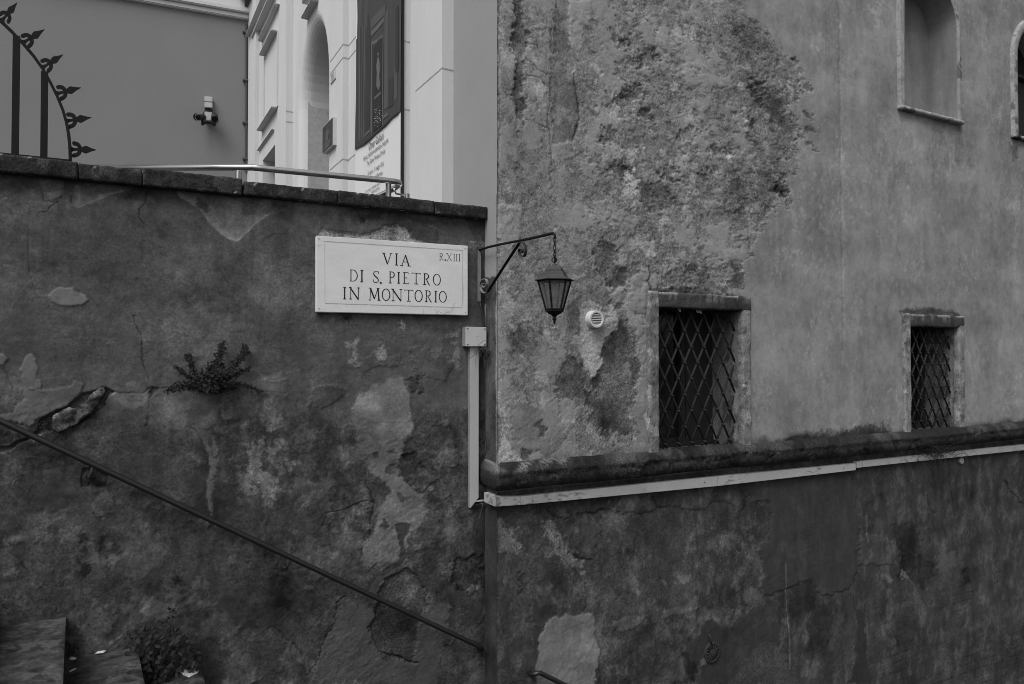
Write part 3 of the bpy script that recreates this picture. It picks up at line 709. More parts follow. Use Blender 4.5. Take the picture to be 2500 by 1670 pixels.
nearedge = ss(190, 20, -d)*ss(60, 220, py)*ss(640, 420, py)
ro *= 1-.40*nearedge*ss(.3, .6, rn3)*(1-.6*lv[3])
pit = ss(.56, .70, fbm(U, Z, 26, 251, 4, .6)); ro *= 1-.27*pit*(1-smoothp); fr.h -= .004*pit*rz*(1-smoothp)*(.3+.7*rw)
whit = ss(.71, .80, fbm(U, Z*.8, 7, 261, 6, .66)); ro = lerp(ro, .38, whit*.7)
fr.h += rz*(-.007+.0018*lv[0]+.0018*lv[1]+.0028*lv[2]+.0015*lv[3]+.004*(rn3-.5)*(1-.8*smoothp))*rw
fr.gr = lerp(fr.gr, .62-.35*smoothp, rz)
ro = lerp(sm, ro, .62+.38*np.clip(-d/60, 0, 1))
uppera = lerp(sm, ro, rz)
# --- lower wall: darker paint, its albedo also lowered for dimmer light below
l1 = fbm(U, Z, 2.1, 271, 5); l2 = fbm(U, Z, 6, 281, 5, .6); ls = fbm(U*3.2, Z*.55, 1.4, 291, 5)
lw = .074*(1+.45*(l1-.5)+.42*(l2-.5)+lerp(.25, .55, ss(1700, 2000, px))*(ls-.5)+.3*(fin-.5)); lp = ss(.62, .66, fbm(U*1.3, Z*.7, 9, 283, 5, .66)); lw *= 1+.5*lp; ld = ss(.61, .65, fbm(U*1.6, Z*.6, 6, 285, 5, .66)); lw *= 1-.2*ld
fr.alb = lerp(lw, uppera, up)
fr.gr = lerp(.50+.5*(l2-.5), fr.gr, up)
lowm = (1-up)*ss(2120, 1960, px+fr.j1*60)
flakes(fr, lowm, 1041, 3.0, .17, .0012); flakes(fr, lowm, 1061, 7, .13, .0008); flakes(fr, (1-up)*.6, 1081, 2.2, .11, .001)
# ---- upper details
fr.patch([(595, 0), (745, 0), (745, 80), (735, 170), (695, 190), (690, 290), (675, 350), (640, 335), (615, 305), (605, 230), (580, 190)], alb=.28, dh=.004, jag=3, soft=2, mott=.18, gr=.2, **ZR)
fr.patch([(590, 190), (612, 190), (640, 320), (690, 280), (675, 350), (630, 340), (605, 290)], alb=.36, jag=3, soft=3, gr=.3, **ZR)
fr.patch([(500, -300), (595, -300), (590, 150), (610, 320), (630, 480), (660, 620), (665, 760), (640, 980), (480, 1000), (470, 650), (500, 300)], mul=.78, dh=-.006, jag=5, soft=3, mott=.2, gr=.5, **ZR)
fr.patch([(210, -300), (280, -300), (275, 150), (340, 220), (290, 380), (300, 560), (295, 720), (280, 900), (210, 760), (225, 500), (210, 200)], mul=.52, dh=-.012, jag=8, soft=4, mott=.7, gr=.8, **ZR)
fr.patch([(280, 80), (460, 60), (495, 300), (465, 520), (470, 760), (320, 820), (300, 600), (290, 400), (350, 240)], mul=1.12, jag=6, soft=4, mott=.25, gr=.45, **ZR)
fr.crack([(480, 180), (470, 420), (475, 640), (440, 830), (460, 960), (480, 1150)], wid=1.2, dep=.004, jag=5, **ZR)
fr.crack([(640, 500), (645, 660), (670, 820), (630, 960)], wid=1.5, dep=.008, jag=5, **ZR)
for pl in ([(300, 400), (380, 470), (470, 530)], [(300, 300), (380, 320), (400, 370)], [(310, 520), (400, 540), (440, 600)], [(300, 830), (380, 850), (450, 900)]):
    fr.crack(pl, wid=1.2, dep=.005, jag=6, **ZR)
for x, y, a, b in ((970, 720, 60, 60), (960, 1190, 70, 60), (1300, 1200, 60, 60), (1140, 800, 60, 35), (870, 940, 60, 50), (1550, 1220, 40, 40), (980, 300, 45, 40), (1150, 420, 90, 70), (1040, 640, 70, 60), (1420, 930, 70, 35), (1660, 1050, 60, 30), (1900, 640, 60, 80), (2080, 1320, 40, 50)):
    fr.patch([(x-a, y), (x-a*.4, y-b), (x+a*.6, y-b), (x+a, y), (x+a*.4, y+b), (x-a*.5, y+b*.8)], mul=.55, dh=-.012, jag=12, soft=9, mott=.7, gr=.75, **ZR)
fr.patch([(1480, 30), (1620, 60), (1760, 60), (1880, 170), (1990, 290), (2060, 400), (1900, 480), (1750, 300), (1560, 200)], mul=.72, jag=16, soft=20, mott=.5, gr=.85, **ZR)
fr.patch([(1880, 560), (2140, 700), (2150, 900), (2170, 1080), (2000, 1130), (1850, 1040), (1870, 800)], mul=.72, dh=-.006, jag=18, soft=26, mott=.6, gr=.9, **ZR)
fr.patch([(1730, 1220), (1900, 1180), (2100, 1260), (2080, 1400), (1960, 1500), (1650, 1480)], mul=.74, dh=-.006, jag=18, soft=22, mott=.6, gr=.9, **ZR)
fr.patch([(850, 760), (1000, 800), (1030, 860), (930, 870), (850, 810)], mul=1.3, jag=8, soft=6, gr=.3, **ZR)
fr.patch([(1210, 180), (1330, 150), (1420, 280), (1330, 330), (1220, 260)], mul=1.3, jag=10, soft=6, gr=.3, **ZR)
fr.patch([(1380, 400), (1600, 420), (1560, 500), (1420, 520), (1320, 540), (1290, 450)], mul=1.25, jag=10, soft=6, gr=.3, **ZR)
for pl, t in (([(1000, 1050), (1050, 1060), (1060, 1200), (1110, 1300), (1080, 1400), (1010, 1380), (1000, 1250)], .40), ([(1060, 1020), (1140, 1020), (1110, 1160), (1080, 1140)], .38), ([(1300, 570), (1370, 590), (1350, 670), (1300, 640)], .45), ([(1700, 1070), (1750, 1080), (1750, 1120), (1700, 1110)], .3), ([(735, 1440), (780, 1440), (780, 1500), (740, 1500)], .35), ([(120, 40), (160, 300), (150, 500), (125, 500)], .45), ([(160, 1180), (190, 1200), (190, 1360), (165, 1300)], .4), ([(1800, 740), (1840, 760), (1835, 900), (1815, 900)], .42)):
    fr.patch(pl, alb=.40, jag=8, soft=6, mott=.3, gr=.5, op=.85, thr=t, **ZR)
fr.patch([(1110, 1300), (1220, 1260), (1330, 1330), (1340, 1420), (1230, 1500), (1130, 1480), (1090, 1400)], mul=.6, dh=-.008, jag=10, soft=5, mott=.4, gr=.6, **ZR)
fr.patch([(790, 1400), (900, 1400), (960, 1500), (1100, 1520), (1080, 1600), (850, 1600), (780, 1520)], alb=.26, dh=.004, jag=8, soft=3, mott=.2, gr=.3, **ZR)
fr.patch([(1370, 1380), (1430, 1380), (1465, 1440), (1460, 1540), (1430, 1580), (1400, 1480)], alb=.27, dh=.004, jag=6, soft=3, gr=.3, **ZR)
for x, y in ((2160, 425), (2270, 800), (2200, 640), (2290, 1020), (2060, 1330), (2290, 910)):
    fr.patch([(x-45, y-14), (x-10, y-22), (x+40, y+20), (x+10, y+16)], mul=.55, dh=-.006, jag=8, soft=4, gr=.8, **ZR)
# around the lantern and the vent
ZW = dict(orig=(1400, 650), sc=2.852); Z8 = dict(orig=(1050, 950), sc=4.126)
fr.patch([(330, 380), (420, 420), (440, 560), (470, 690), (430, 880), (400, 1000), (400, 1180), (280, 1170), (130, 1110), (80, 960), (150, 800), (200, 690), (220, 520), (290, 450)], alb=.088, dh=-.007, jag=11, soft=9, mott=1.1, gr=1.0, op=.9, **ZW)
fr.patch([(130, 1100), (250, 1160), (400, 1180), (480, 1290), (300, 1330), (0, 1320), (0, 1200)], mul=.8, jag=10, soft=12, mott=.5, gr=.7, **ZW)
fr.patch([(-60, 600), (60, 680), (90, 830), (130, 960), (60, 1100), (-80, 1060), (-120, 800)], mul=.7, dh=-.006, jag=10, soft=6, mott=.6, gr=.7, **ZW)
fr.patch([(300, -10), (380, 30), (390, 120), (350, 150), (270, 160), (180, 60), (120, -120), (200, -200), (300, -140)], mul=.52, dh=-.008, jag=8, soft=4, mott=.5, gr=.7, **ZW)
fr.patch([(-30, 250), (120, 190), (290, 210), (370, 330), (400, 520), (300, 640), (240, 760), (170, 850), (80, 820), (20, 700), (-70, 560)], mul=.62, dh=-.004, jag=8, soft=10, mott=.6, gr=.7, **ZW)
fr.patch([(50, 280), (110, 240), (200, 285), (270, 275), (322, 390), (300, 450), (240, 490), (205, 540), (195, 620), (212, 680), (170, 740), (140, 785), (80, 700), (50, 600), (-5, 550), (0, 490), (60, 480), (60, 380)], alb=.30, dh=.004, jag=4, soft=2, mott=.5, gr=.5, **ZW)
fr.patch([(60, 560), (140, 560), (170, 660), (130, 780), (70, 690)], alb=.36, jag=7, soft=6, gr=.5, thr=.45, **ZW)
fr.patch([(268, 200), (310, 160), (352, 140), (368, 195), (312, 272), (275, 250)], alb=.25, dh=.004, jag=5, soft=3, gr=.4, **ZW)
fr.patch([(375, 95), (450, 40), (530, 0), (545, 150), (505, 190), (500, 330), (440, 330), (375, 290), (385, 200)], alb=.24, dh=.005, jag=4, soft=2.5, mott=.15, gr=.2, **ZW)
fr.patch([(430, 345), (500, 335), (505, 1300), (430, 1310), (400, 1100), (405, 980), (440, 880), (472, 690), (440, 560), (435, 430)], alb=.20, dh=.004, jag=4, soft=2.5, mott=.25, gr=.25, **ZW)
for x, y, r_ in ((250, 800, 34), (300, 960, 40), (220, 1000, 30), (360, 880, 28), (330, 560, 30), (180, 930, 26)):
    fr.patch([(x-r_, y), (x, y-r_*1.4), (x+r_, y), (x, y+r_*1.4)], alb=.17, dh=.003, jag=11, soft=8, gr=.8, op=.7, **ZW)
fr.patch([(335, 680), (385, 670), (400, 750), (345, 750)], alb=.20, jag=7, soft=4, gr=.6, **ZW)
fr.patch([(640, 30), (1170, -20), (1165, 150), (1100, 190), (700, 150), (620, 110)], mul=.58, dh=-.006, jag=12, soft=6, mott=.6, gr=.85, **ZW)
fr.patch([(780, 60), (870, 30), (860, 110), (800, 100)], alb=.2, jag=8, soft=4, **ZW)
fr.patch([(960, 0), (1090, -60), (1110, 50), (1060, 135), (990, 130), (940, 60)], alb=.22, dh=.003, jag=8, soft=3, **ZW)
fr.crack([(530, 0), (545, 60), (525, 110), (545, 160)], wid=2, dep=.01, jag=4, **ZW)
fr.patch([(800, 115), (940, 130), (1060, 150), (1120, 190), (1200, 130), (1320, 120), (1480, 150), (1500, 300), (1470, 400), (1340, 480), (1220, 660), (1020, 620), (900, 650), (830, 630), (800, 480)], alb=.20, dh=.004, jag=9, soft=3, mott=.35, gr=.3, **Z8)
fr.patch([(1300, 250), (1480, 150), (1560, 110), (1560, 180), (1480, 330), (1360, 400)], alb=.26, jag=10, soft=8, gr=.3, **Z8)
fr.patch([(1070, 310), (1130, 310), (1140, 360), (1195, 410), (1150, 490), (1120, 470), (1130, 400), (1045, 370)], alb=.10, dh=-.006, jag=4, soft=2, gr=.7, **Z8)
fr.patch([(925, 600), (1020, 610), (1030, 660), (980, 715), (915, 690)], alb=.11, dh=-.006, jag=4, soft=2, gr=.7, **Z8)
fr.patch([(665, 20), (700, 60), (720, 200), (790, 240), (805, 380), (780, 480), (820, 580), (840, 640), (920, 720), (1080, 735), (700, 745), (725, 600), (705, 420), (655, 230)], alb=.40, dh=.003, jag=7, soft=4, mott=.4, gr=.55, thr=.33, **Z8)
fr.patch([(655, 235), (700, 280), (715, 400), (720, 590), (690, 640), (655, 560)], alb=.09, dh=-.008, jag=4, soft=2, gr=.7, **Z8)
fr.patch([(1640, 120), (2050, 100), (2040, 450), (1750, 440), (1620, 250)], mul=.62, jag=14, soft=14, mott=.6, gr=.8, **Z8)
fr.patch([(1690, 460), (2050, 490), (2050, 620), (1760, 600)], alb=.3, jag=14, soft=8, gr=.6, op=.7, thr=.55, **Z8)
ZG = dict(orig=(700, 500), sc=3.136)
for pl, t in (([(1600, 440), (1720, 430), (1720, 820), (1640, 840)], .5), ([(1640, 780), (1760, 800), (1800, 960), (1700, 940)], .5), ([(1760, 860), (1900, 840), (1900, 960), (1790, 980)], .55), ([(1580, 620), (1615, 600), (1600, 820)], .35)):
    fr.patch(pl, alb=.36, jag=9, soft=6, gr=.6, op=.8, thr=t, **ZG)
fr.patch([(1560, 220), (1640, 240), (1660, 340), (1620, 440), (1560, 380)], mul=.45, dh=-.008, jag=8, soft=4, mott=.6, gr=.8, **ZG)
fr.patch([(1620, 10), (1790, 0), (1780, 250), (1690, 360), (1620, 330)], alb=.25, dh=.004, jag=5, soft=2.5, mott=.25, gr=.35, **ZG)
fr.patch([(1680, 970), (1900, 930), (1960, 1080), (1860, 1160), (1700, 1120)], mul=.62, jag=14, soft=14, mott=.7, gr=.8, **ZG)
# worn arris at the corner
ar = ss(.09, .02, U-UR+.05*(fbm(U, Z, 4, 401, 4)-.5))*up; fr.alb = lerp(fr.alb, .28*(1+.5*(rn3-.5)), ar*.6)
fr.h -= .012*ss(.03, .0, U-UR)*fbm(U, Z, 7, 411, 4)
fr.crack([(112, 0), (108, 300), (110, 700), (100, 1000), (105, 1300), (98, 1560)], wid=1.6, dep=.003, jag=6, dark=.45, **ZR)
# smooth right-hand part: plaster joint, washes, mould above the band and the lintels
ZN = dict(orig=(1900, 0), sc=2.8)
fr.crack([(405, -900), (415, 300), (425, 900), (430, 1568), (440, 2400)], wid=1.5, dep=.004, dark=.8, jag=4, **ZN)
fr.patch([(420, -900), (440, -900), (445, 900), (455, 2500), (430, 2500)], mul=1.16, jag=5, soft=10, **ZN)
fr.patch([(330, -900), (412, -900), (425, 1568), (430, 2400), (340, 2400)], mul=.93, jag=8, soft=30, **ZN)
fr.patch([(790, 770), (1000, 830), (1230, 900), (1240, 1150), (1010, 1240), (780, 1130), (760, 900)], mul=1.16, jag=12, soft=30, mott=.15, **ZN)
fr.patch([(640, 780), (720, 800), (700, 1050), (650, 1040)], mul=1.18, jag=14, soft=16, mott=.3, **ZN)
fr.patch([(630, 40), (700, 40), (720, 180), (680, 200)], mul=1.2, jag=14, soft=12, mott=.3, **ZN)
fr.patch([(1010, 1240), (1300, 1250), (1680, 1330), (1680, 1420), (1100, 1330)], mul=.88, jag=14, soft=24, **ZN)
fr.patch([(1230, 1060), (1330, 1080), (1330, 1180), (1240, 1170)], mul=.8, jag=10, soft=14, mott=.4, gr=.4, **ZN)
for x, y, a, b in ((1600, 1400, 90, 70), (250, 330, 60, 60), (320, 1150, 30, 60), (1300, 1240, 60, 30), (880, 1500, 100, 60), (1500, 700, 120, 120), (560, 500, 80, 180), (60, 1500, 120, 60)):
    fr.patch([(x-a, y), (x, y-b), (x+a, y), (x, y+b)], mul=random.choice([1.14, 1.18, .9, .86]), jag=16, soft=24, mott=.25, **ZN)
fr.patch([(1575, 985), (1660, 1000), (1635, 1060), (1615, 1110), (1600, 1050)], mul=.5, jag=5, soft=8, **ZN)
fr.crack([(1230, 640), (1245, 700), (1240, 900), (1235, 1000)], wid=.9, dep=.002, dark=.7, jag=5, **ZN)
mo = ss(.085, .0, Z+.780+.09*(fbm(U, Z, 5, 421, 5)-.45))*up*ss(-.785, -.765, Z); fr.alb *= lerp(1, .33, mo*(.45+.55*ss(1830, 1870, px)*ss(2190, 2150, px)+.3*ss(2370, 2420, px)))
fr.patch([(1865, 1100), (1885, 1080), (1960, 1062), (2080, 1045), (2150, 1035), (2175, 1050), (2178, 1090)], mul=.34, jag=8, soft=9, mott=.6, gr=.8)
fr.patch([(2360, 1045), (2440, 1030), (2520, 1020), (2520, 1060), (2360, 1060)], mul=.5, jag=8, soft=12, mott=.5, gr=.6)
fr.patch([(1575, 712), (1600, 700), (1700, 702), (1800, 722), (1832, 738), (1820, 745), (1590, 718)], mul=.32, jag=5, soft=5, mott=.5, gr=.8)
fr.patch([(2195, 762), (2212, 752), (2290, 752), (2345, 768), (2345, 776), (2200, 766)], mul=.32, jag=4, soft=5, mott=.5, gr=.8)
# frames round the niche windows leave a slightly lighter halo
# ---- lower details
ZL = dict(orig=(1200, 1150), sc=3.016); Z7 = dict(orig=(1800, 1080), sc=2.657)
fr.patch([(400, 240), (430, 300), (512, 340), (700, 300), (840, 270), (975, 310), (1100, 305), (1230, 270), (1300, 250), (1410, 275), (1570, 270), (1640, 210), (1730, 235), (1830, 290), (1870, 250), (1900, 100), (1200, 150), (900, 190)], mul=.95, dh=.007, jag=4, soft=2, mott=.3, gr=.2, **ZL)
fr.patch([(1420, 150), (1600, 140), (1610, 240), (1540, 275), (1420, 260)], mul=1.25, jag=8, soft=10, mott=.3, **ZL)
fr.patch([(1630, 190), (1740, 110), (1850, 110), (1868, 240), (1830, 290), (1740, 240)], mul=.85, jag=5, soft=5, mott=.4, **ZL)
fr.patch([(1870, 130), (2111, 80), (2111, 220), (1900, 240)], mul=1.2, jag=5, soft=8, mott=.2, **ZL)
fr.crack([(400, 280), (440, 320), (510, 340)], wid=1.5, dep=.007, jag=4, **ZL)
fr.crack([(690, 300), (740, 310), (840, 270)], wid=1.5, dep=.007, jag=4, **ZL)
fr.crack([(1170, 190), (1220, 265), (1260, 270)], wid=1.5, dep=.007, jag=4, **ZL)
fr.patch([(20, 380), (200, 400), (215, 560), (180, 610), (60, 600), (15, 560)], alb=.15, dh=-.004, jag=12, soft=10, mott=.7, gr=.85, thr=.42, **ZL)
fr.patch([(370, 360), (430, 350), (520, 480), (560, 580), (680, 650), (670, 700), (560, 690), (460, 620), (450, 540), (400, 500)], alb=.17, dh=-.003, jag=8, soft=8, mott=.6, gr=.85, thr=.36, **ZL)
fr.patch([(750, 340), (860, 280), (850, 200), (940, 200), (980, 380), (960, 470), (880, 420), (800, 420)], alb=.14, jag=12, soft=14, mott=.5, gr=.7, thr=.40, **ZL)
fr.patch([(550, 440), (700, 330), (800, 420), (760, 560), (740, 650), (640, 620), (560, 600)], mul=1.1, dh=.005, jag=6, soft=3, mott=.3, gr=.25, **ZL)
fr.crack([(560, 590), (640, 640), (740, 655)], wid=1.5, dep=.006, jag=4, **ZL)
fr.patch([(90, 620), (330, 540), (440, 600), (400, 760), (200, 740), (90, 800)], mul=1.25, jag=9, soft=12, mott=.3, **ZL)
fr.patch([(340, 900), (420, 960), (440, 1060), (330, 1140), (280, 1000)], mul=.72, jag=8, soft=10, **ZL)
fr.patch([(830, 480), (1180, 380), (1420, 520), (1380, 740), (1150, 720), (880, 700)], mul=.80, jag=18, soft=30, mott=.3, **ZL)
fr.patch([(1200, 770), (1260, 770), (1260, 800), (1210, 800)], mul=.5, jag=4, soft=8, **ZL)
fr.patch([(1340, 680), (1470, 640), (1460, 800), (1360, 820)], mul=1.5, jag=14, soft=14, mott=.6, gr=.6, thr=.45, **ZL)
fr.patch([(1880, 600), (1960, 560), (1995, 700), (1930, 720), (1880, 680)], alb=.125, jag=8, soft=8, gr=.5, **ZL)
fr.patch([(1440, 420), (1960, 400), (1980, 560), (1880, 660), (1500, 740), (1450, 600)], mul=1.45, jag=16, soft=20, mott=.6, gr=.65, thr=.50, **ZL)
fr.patch([(1840, 880), (1990, 860), (2000, 960), (1960, 1000), (1900, 960)], alb=.13, jag=8, soft=10, gr=.6, thr=.4, **ZL)
for pl in ([(1055, 855), (1085, 890), (1080, 925), (1062, 890)], [(1258, 795), (1275, 800), (1295, 858), (1275, 840)], [(640, 750), (680, 730), (685, 760), (655, 765)]):
    fr.patch(pl, alb=.24, jag=2, soft=2, gr=.4, **ZL)
fr.patch([(870, 1110), (960, 1080), (1060, 1070), (1150, 1060), (1060, 1140), (960, 1190), (890, 1160)], mul=1.3, dh=.005, jag=4, soft=2, mott=.2, gr=.25, **ZL)
fr.patch([(1245, 1060), (1290, 1020), (1420, 1010), (1560, 1000), (1460, 1030), (1260, 1080)], mul=1.35, dh=.004, jag=4, soft=2, mott=.2, gr=.3, **ZL)
fr.patch([(1190, 1500), (1210, 1440), (1280, 1380), (1380, 1380), (1420, 1440), (1430, 1550), (1350, 1560), (1300, 1530)], mul=1.05, dh=.005, jag=4, soft=2, mott=.2, gr=.25, **ZL)
fr.patch([(1460, 1160), (1560, 1010), (1750, 1020), (1900, 980), (1920, 1040), (1760, 1160), (1690, 1165), (1640, 1110), (1590, 1110), (1540, 1180), (1480, 1270)], mul=1.5, jag=7, soft=4, mott=.5, gr=.5, **ZL)
fr.patch([(1440, 1290), (1540, 1190), (1580, 1105), (1650, 1110), (1700, 1170), (1920, 1020), (2111, 940), (2111, 1250), (2000, 1270), (1900, 1400), (1820, 1490), (1790, 1568), (1520, 1568), (1560, 1400), (1500, 1400)], alb=.058, jag=5, soft=4, mott=.3, gr=.15, **ZL)
fr.patch([(1420, 1340), (1460, 1330), (1480, 1420), (1540, 1420), (1500, 1500), (1470, 1568), (1430, 1480)], mul=.45, dh=-.006, jag=6, soft=5, mott=.5, **ZL)
fr.patch([(1545, 1395), (1590, 1375), (1575, 1420), (1545, 1425)], alb=.17, jag=4, soft=3, gr=.6, **ZL)
fr.patch([(428, 1075), (455, 1065), (490, 1085), (540, 1060), (585, 1070), (650, 1045), (738, 1040), (748, 1090), (752, 1140), (748, 1200), (775, 1265), (802, 1312), (780, 1360), (778, 1420), (760, 1470), (748, 1540), (745, 1620), (345, 1620), (330, 1520), (322, 1440), (335, 1400), (345, 1330), (345, 1230), (370, 1160), (400, 1110)], alb=.23, dh=.006, jag=3.5, soft=2, mott=.3, gr=.16, **ZL)
fr.patch([(560, 1100), (610, 1090), (605, 1170), (565, 1160)], mul=.88, jag=4, soft=4, **ZL)
fr.patch([(380, 1390), (410, 1390), (405, 1440), (380, 1430)], mul=.7, jag=4, soft=5, **ZL)
fr.crack([(425, 1255), (460, 1257)], wid=1.2, dep=.002, dark=.5, jag=1, **ZL)
fr.patch([(250, 1085), (290, 1070), (325, 1110), (290, 1150), (255, 1130)], mul=.9, dh=-.006, jag=4, soft=3, mott=.6, gr=.8, **ZL)
fr.patch([(215, 740), (250, 760), (240, 920), (200, 900)], mul=.6, dh=-.005, jag=9, soft=6, mott=.6, gr=.8, **ZL)
# smooth dark sheet, then crumbling masonry at the right
fr.patch([(52, 262), (130, 385), (210, 385), (215, 540), (195, 640), (145, 660), (170, 850), (160, 995), (300, 955), (480, 880), (520, 960), (560, 985), (720, 960), (775, 850), (795, 640), (745, 200), (400, 225)], alb=.066, dh=.007, jag=4, soft=2, mott=.16, gr=.12, **Z7)
fr.patch([(740, 180), (1860, 60), (1860, 640), (1300, 690), (1040, 540), (800, 640)], mul=.95, jag=12, soft=10, mott=.35, gr=.2, **Z7)
fr.patch([(780, 640), (850, 590), (960, 620), (1040, 680), (1000, 790), (860, 790), (790, 790)], mul=1.22, dh=.006, jag=4, soft=2, mott=.2, gr=.2, **Z7)
fr.patch([(1030, 540), (1150, 520), (1190, 620), (1150, 720), (1280, 760), (1300, 870), (1180, 950), (1050, 860), (1080, 760), (1040, 660)], mul=.52, dh=-.005, jag=12, soft=12, mott=.6, gr=.5, **Z7)
fr.patch([(1290, 750), (1330, 705), (1410, 710), (1400, 800), (1340, 835), (1300, 810)], alb=.125, jag=7, soft=4, gr=.5, **Z7)
fr.patch([(1460, 815), (1490, 810), (1505, 920), (1480, 920)], mul=.22, jag=4, soft=8, **Z7)
fr.patch([(1190, 430), (1260, 440), (1250, 540), (1200, 550)], mul=1.5, jag=8, soft=6, gr=.5, **Z7)
fr.crack([(1235, 350), (1255, 440), (1275, 460)], wid=1.8, dep=.008, jag=4, **Z7)
fr.crack([(1370, 170), (1390, 380), (1410, 480)], wid=1.1, dep=.003, jag=4, **Z7)
fr.crack([(1730, 240), (1770, 320), (1860, 400)], wid=1.6, dep=.007, jag=6, **Z7)
fr.patch([(930, 860), (1010, 870), (1000, 900), (940, 895)], alb=.20, jag=6, soft=4, gr=.6, thr=.4, **Z7)
fr.patch([(1070, 830), (1130, 840), (1120, 900), (1080, 880)], alb=.18, jag=6, soft=4, gr=.6, thr=.45, **Z7)
for pl in ([(0, 1500), (60, 1400), (150, 1310), (250, 1285), (300, 1400), (350, 1460), (330, 1568), (-60, 1568)], [(620, 1190), (720, 1160), (770, 1080), (780, 1240), (765, 1380), (640, 1390), (600, 1300)], [(370, 1240), (430, 1280), (430, 1420), (400, 1568), (330, 1568)]):
    fr.patch(pl, alb=.085, jag=6, soft=4, mott=.25, gr=.75, **Z7)
fr.patch([(340, 1000), (480, 1000), (700, 1080), (720, 1150), (620, 1200), (600, 1330), (500, 1350), (400, 1230), (350, 1120)], mul=.66, jag=10, soft=8, mott=.5, gr=.4, **Z7)
fr.patch([(770, 1080), (820, 1100), (830, 1250), (880, 1568), (720, 1568), (770, 1380)], alb=.045, jag=5, soft=4, gr=.15, **Z7)
fr.patch([(490, 1400), (560, 1370), (620, 1400), (520, 1560), (470, 1560)], mul=1.3, jag=8, soft=6, **Z7)
for pl in ([(310, 785), (312, 960), (322, 1090)], [(322, 1090), (340, 1300), (340, 1470)], [(838, 470), (838, 600), (848, 660)]):
    fr.crack(pl, wid=1.0, dep=-.001, dark=2.6, jag=1.2, **Z7)
# coursed brick showing through
bk = ss(2080, 2180, px+fr.j1*120)*ss(1370, 1460, py+fr.j2*120)*(1-up)
row = (Z+3.9+.03*(fbm(U, Z, 3, 433, 4)-.5))/.085; ofs = (np.floor(row) % 2)*.5
fz = np.abs(row-np.floor(row)-.5)*2; fu = np.abs((U/.27+ofs) % 1-.5)*2
jn = np.maximum(ss(.80, .97, fz+.5*fr.q), ss(.93, .99, fu+.2*fr.q))*ss(.38, .6, fbm(U, Z, 2.3, 431, 4))
fr.alb *= lerp(1, .74, jn*bk); fr.h -= .003*jn*bk
fr.alb *= 1+bk*.45*(fbm(U*.6, Z*2, 5, 441, 4)-.5); fr.gr += .3*bk
pal = ss(.60, .70, fbm(U, Z, 4.5, 451, 6, .62))*(1-up)*ss(2200, 1900, px); fr.alb *= 1+.28*pal
# hairlines
fr.cells(1.7, 601, .04, .9, 1-up*.6, dark=.62, dep=.0015); fr.cells(3.0, 631, .05, 1., rz, dark=.6, dep=.002)
lsk = fbm(U*6, Z*.8, 3.2, 641, 5, .66); lmi = fbm(U, Z, 40, 643, 4, .7); fr.alb *= lerp(.66*(1+lerp(.14, .34, ss(1700, 2000, px))*(lsk-.5)+.34*(lmi-.5)), 1., up)  # lower wall albedo cut in place of light falling off downwards

# openings
def arch_loop(u0, u1, z0, zs_, n=18):
    r = (u1-u0)/2; c = (u0+u1)/2
    return [(u0, z0), (u1, z0)]+[(c+r*math.cos(a), zs_+r*math.sin(a)) for a in np.linspace(0, math.pi, n)]
W1 = (2.632, 3.545, -.80, .418); W2 = (5.822, 6.655, -.80, .325)
NA = dict(u0=5.78, u1=6.66, z0=2.50, zs=3.50); NB = dict(u0=7.83, u1=8.72, z0=2.50, zs=3.42)
rect = lambda r: [(r[0], r[2]), (r[1], r[2]), (r[1], r[3]), (r[0], r[3])]
holes = [rect(W1), rect(W2), arch_loop(NA['u0']-.035, NA['u1']+.035, NA['z0']-.02, NA['zs']), arch_loop(NB['u0']-.035, NB['u1']+.035, NB['z0']-.02, NB['zs'])]
fr.build('wall_plaster', M['wall'], church, holes)
# side of the church: smooth grey render above the coping, stained return below
us = np.linspace(0, WR, 34); zs = np.arange(-3.0, 1.15, .006)
class Side(Face): pass
sf = Side(us, zs, 0.)
sf.px, sf.py = sf.U*400, -sf.Z*400
U, Z = sf.U, sf.Z
sp = ss(.545, .560, Z+.03*(fbm(U, Z, 14, 701, 4)-.5)); eg = ss(.03, .0, WR-U+.02*(fbm(U, Z, 10, 711, 4)-.5))
m2 = fbm(U, Z, 6, 721, 5)
sf.alb = lerp(.075*(1+1.1*(m2-.5)), .27, sp); sf.alb = lerp(sf.alb, .25*(1+1.0*(m2-.5)), eg*ss(-1, -.9, Z)*(1-sp))
sf.alb *= lerp(1, .5, ss(-.95, -1.05, Z))
sf.h = .006*(m2-.5)*(1-sp)+.004*sp; sf.gr = .5*(1-sp)+.1
nz, nu = U.shape
o = sf.build('wall_return', M['wall'], church)
co = np.empty((nz*nu, 3)); uu = UR-sf.h
co[:, 0] = (O2[0]+uu*D2[0]+U*N2[0]).ravel(); co[:, 1] = (O2[1]+uu*D2[1]+U*N2[1]).ravel(); co[:, 2] = (Z+EYE).ravel()
o.data.vertices.foreach_set('co', co.ravel().astype(np.float32)); o.data.update()
sd = MB(); sd.quad(W(UR, WR, 1.14), W(UR, -6, 1.14), W(UR, -6, 7), W(UR, WR, 7)); sd.quad(W(UR, 0, .9), W(UR, -6, .9), W(UR, -6, 1.14), W(UR, 0, 1.14))
sd.quad(W(UR, WR, 7), W(UR, -6, 7), W(16, -6, 7), W(16, WR, 7))
put(sd, 'side_wall', M['side'], church)

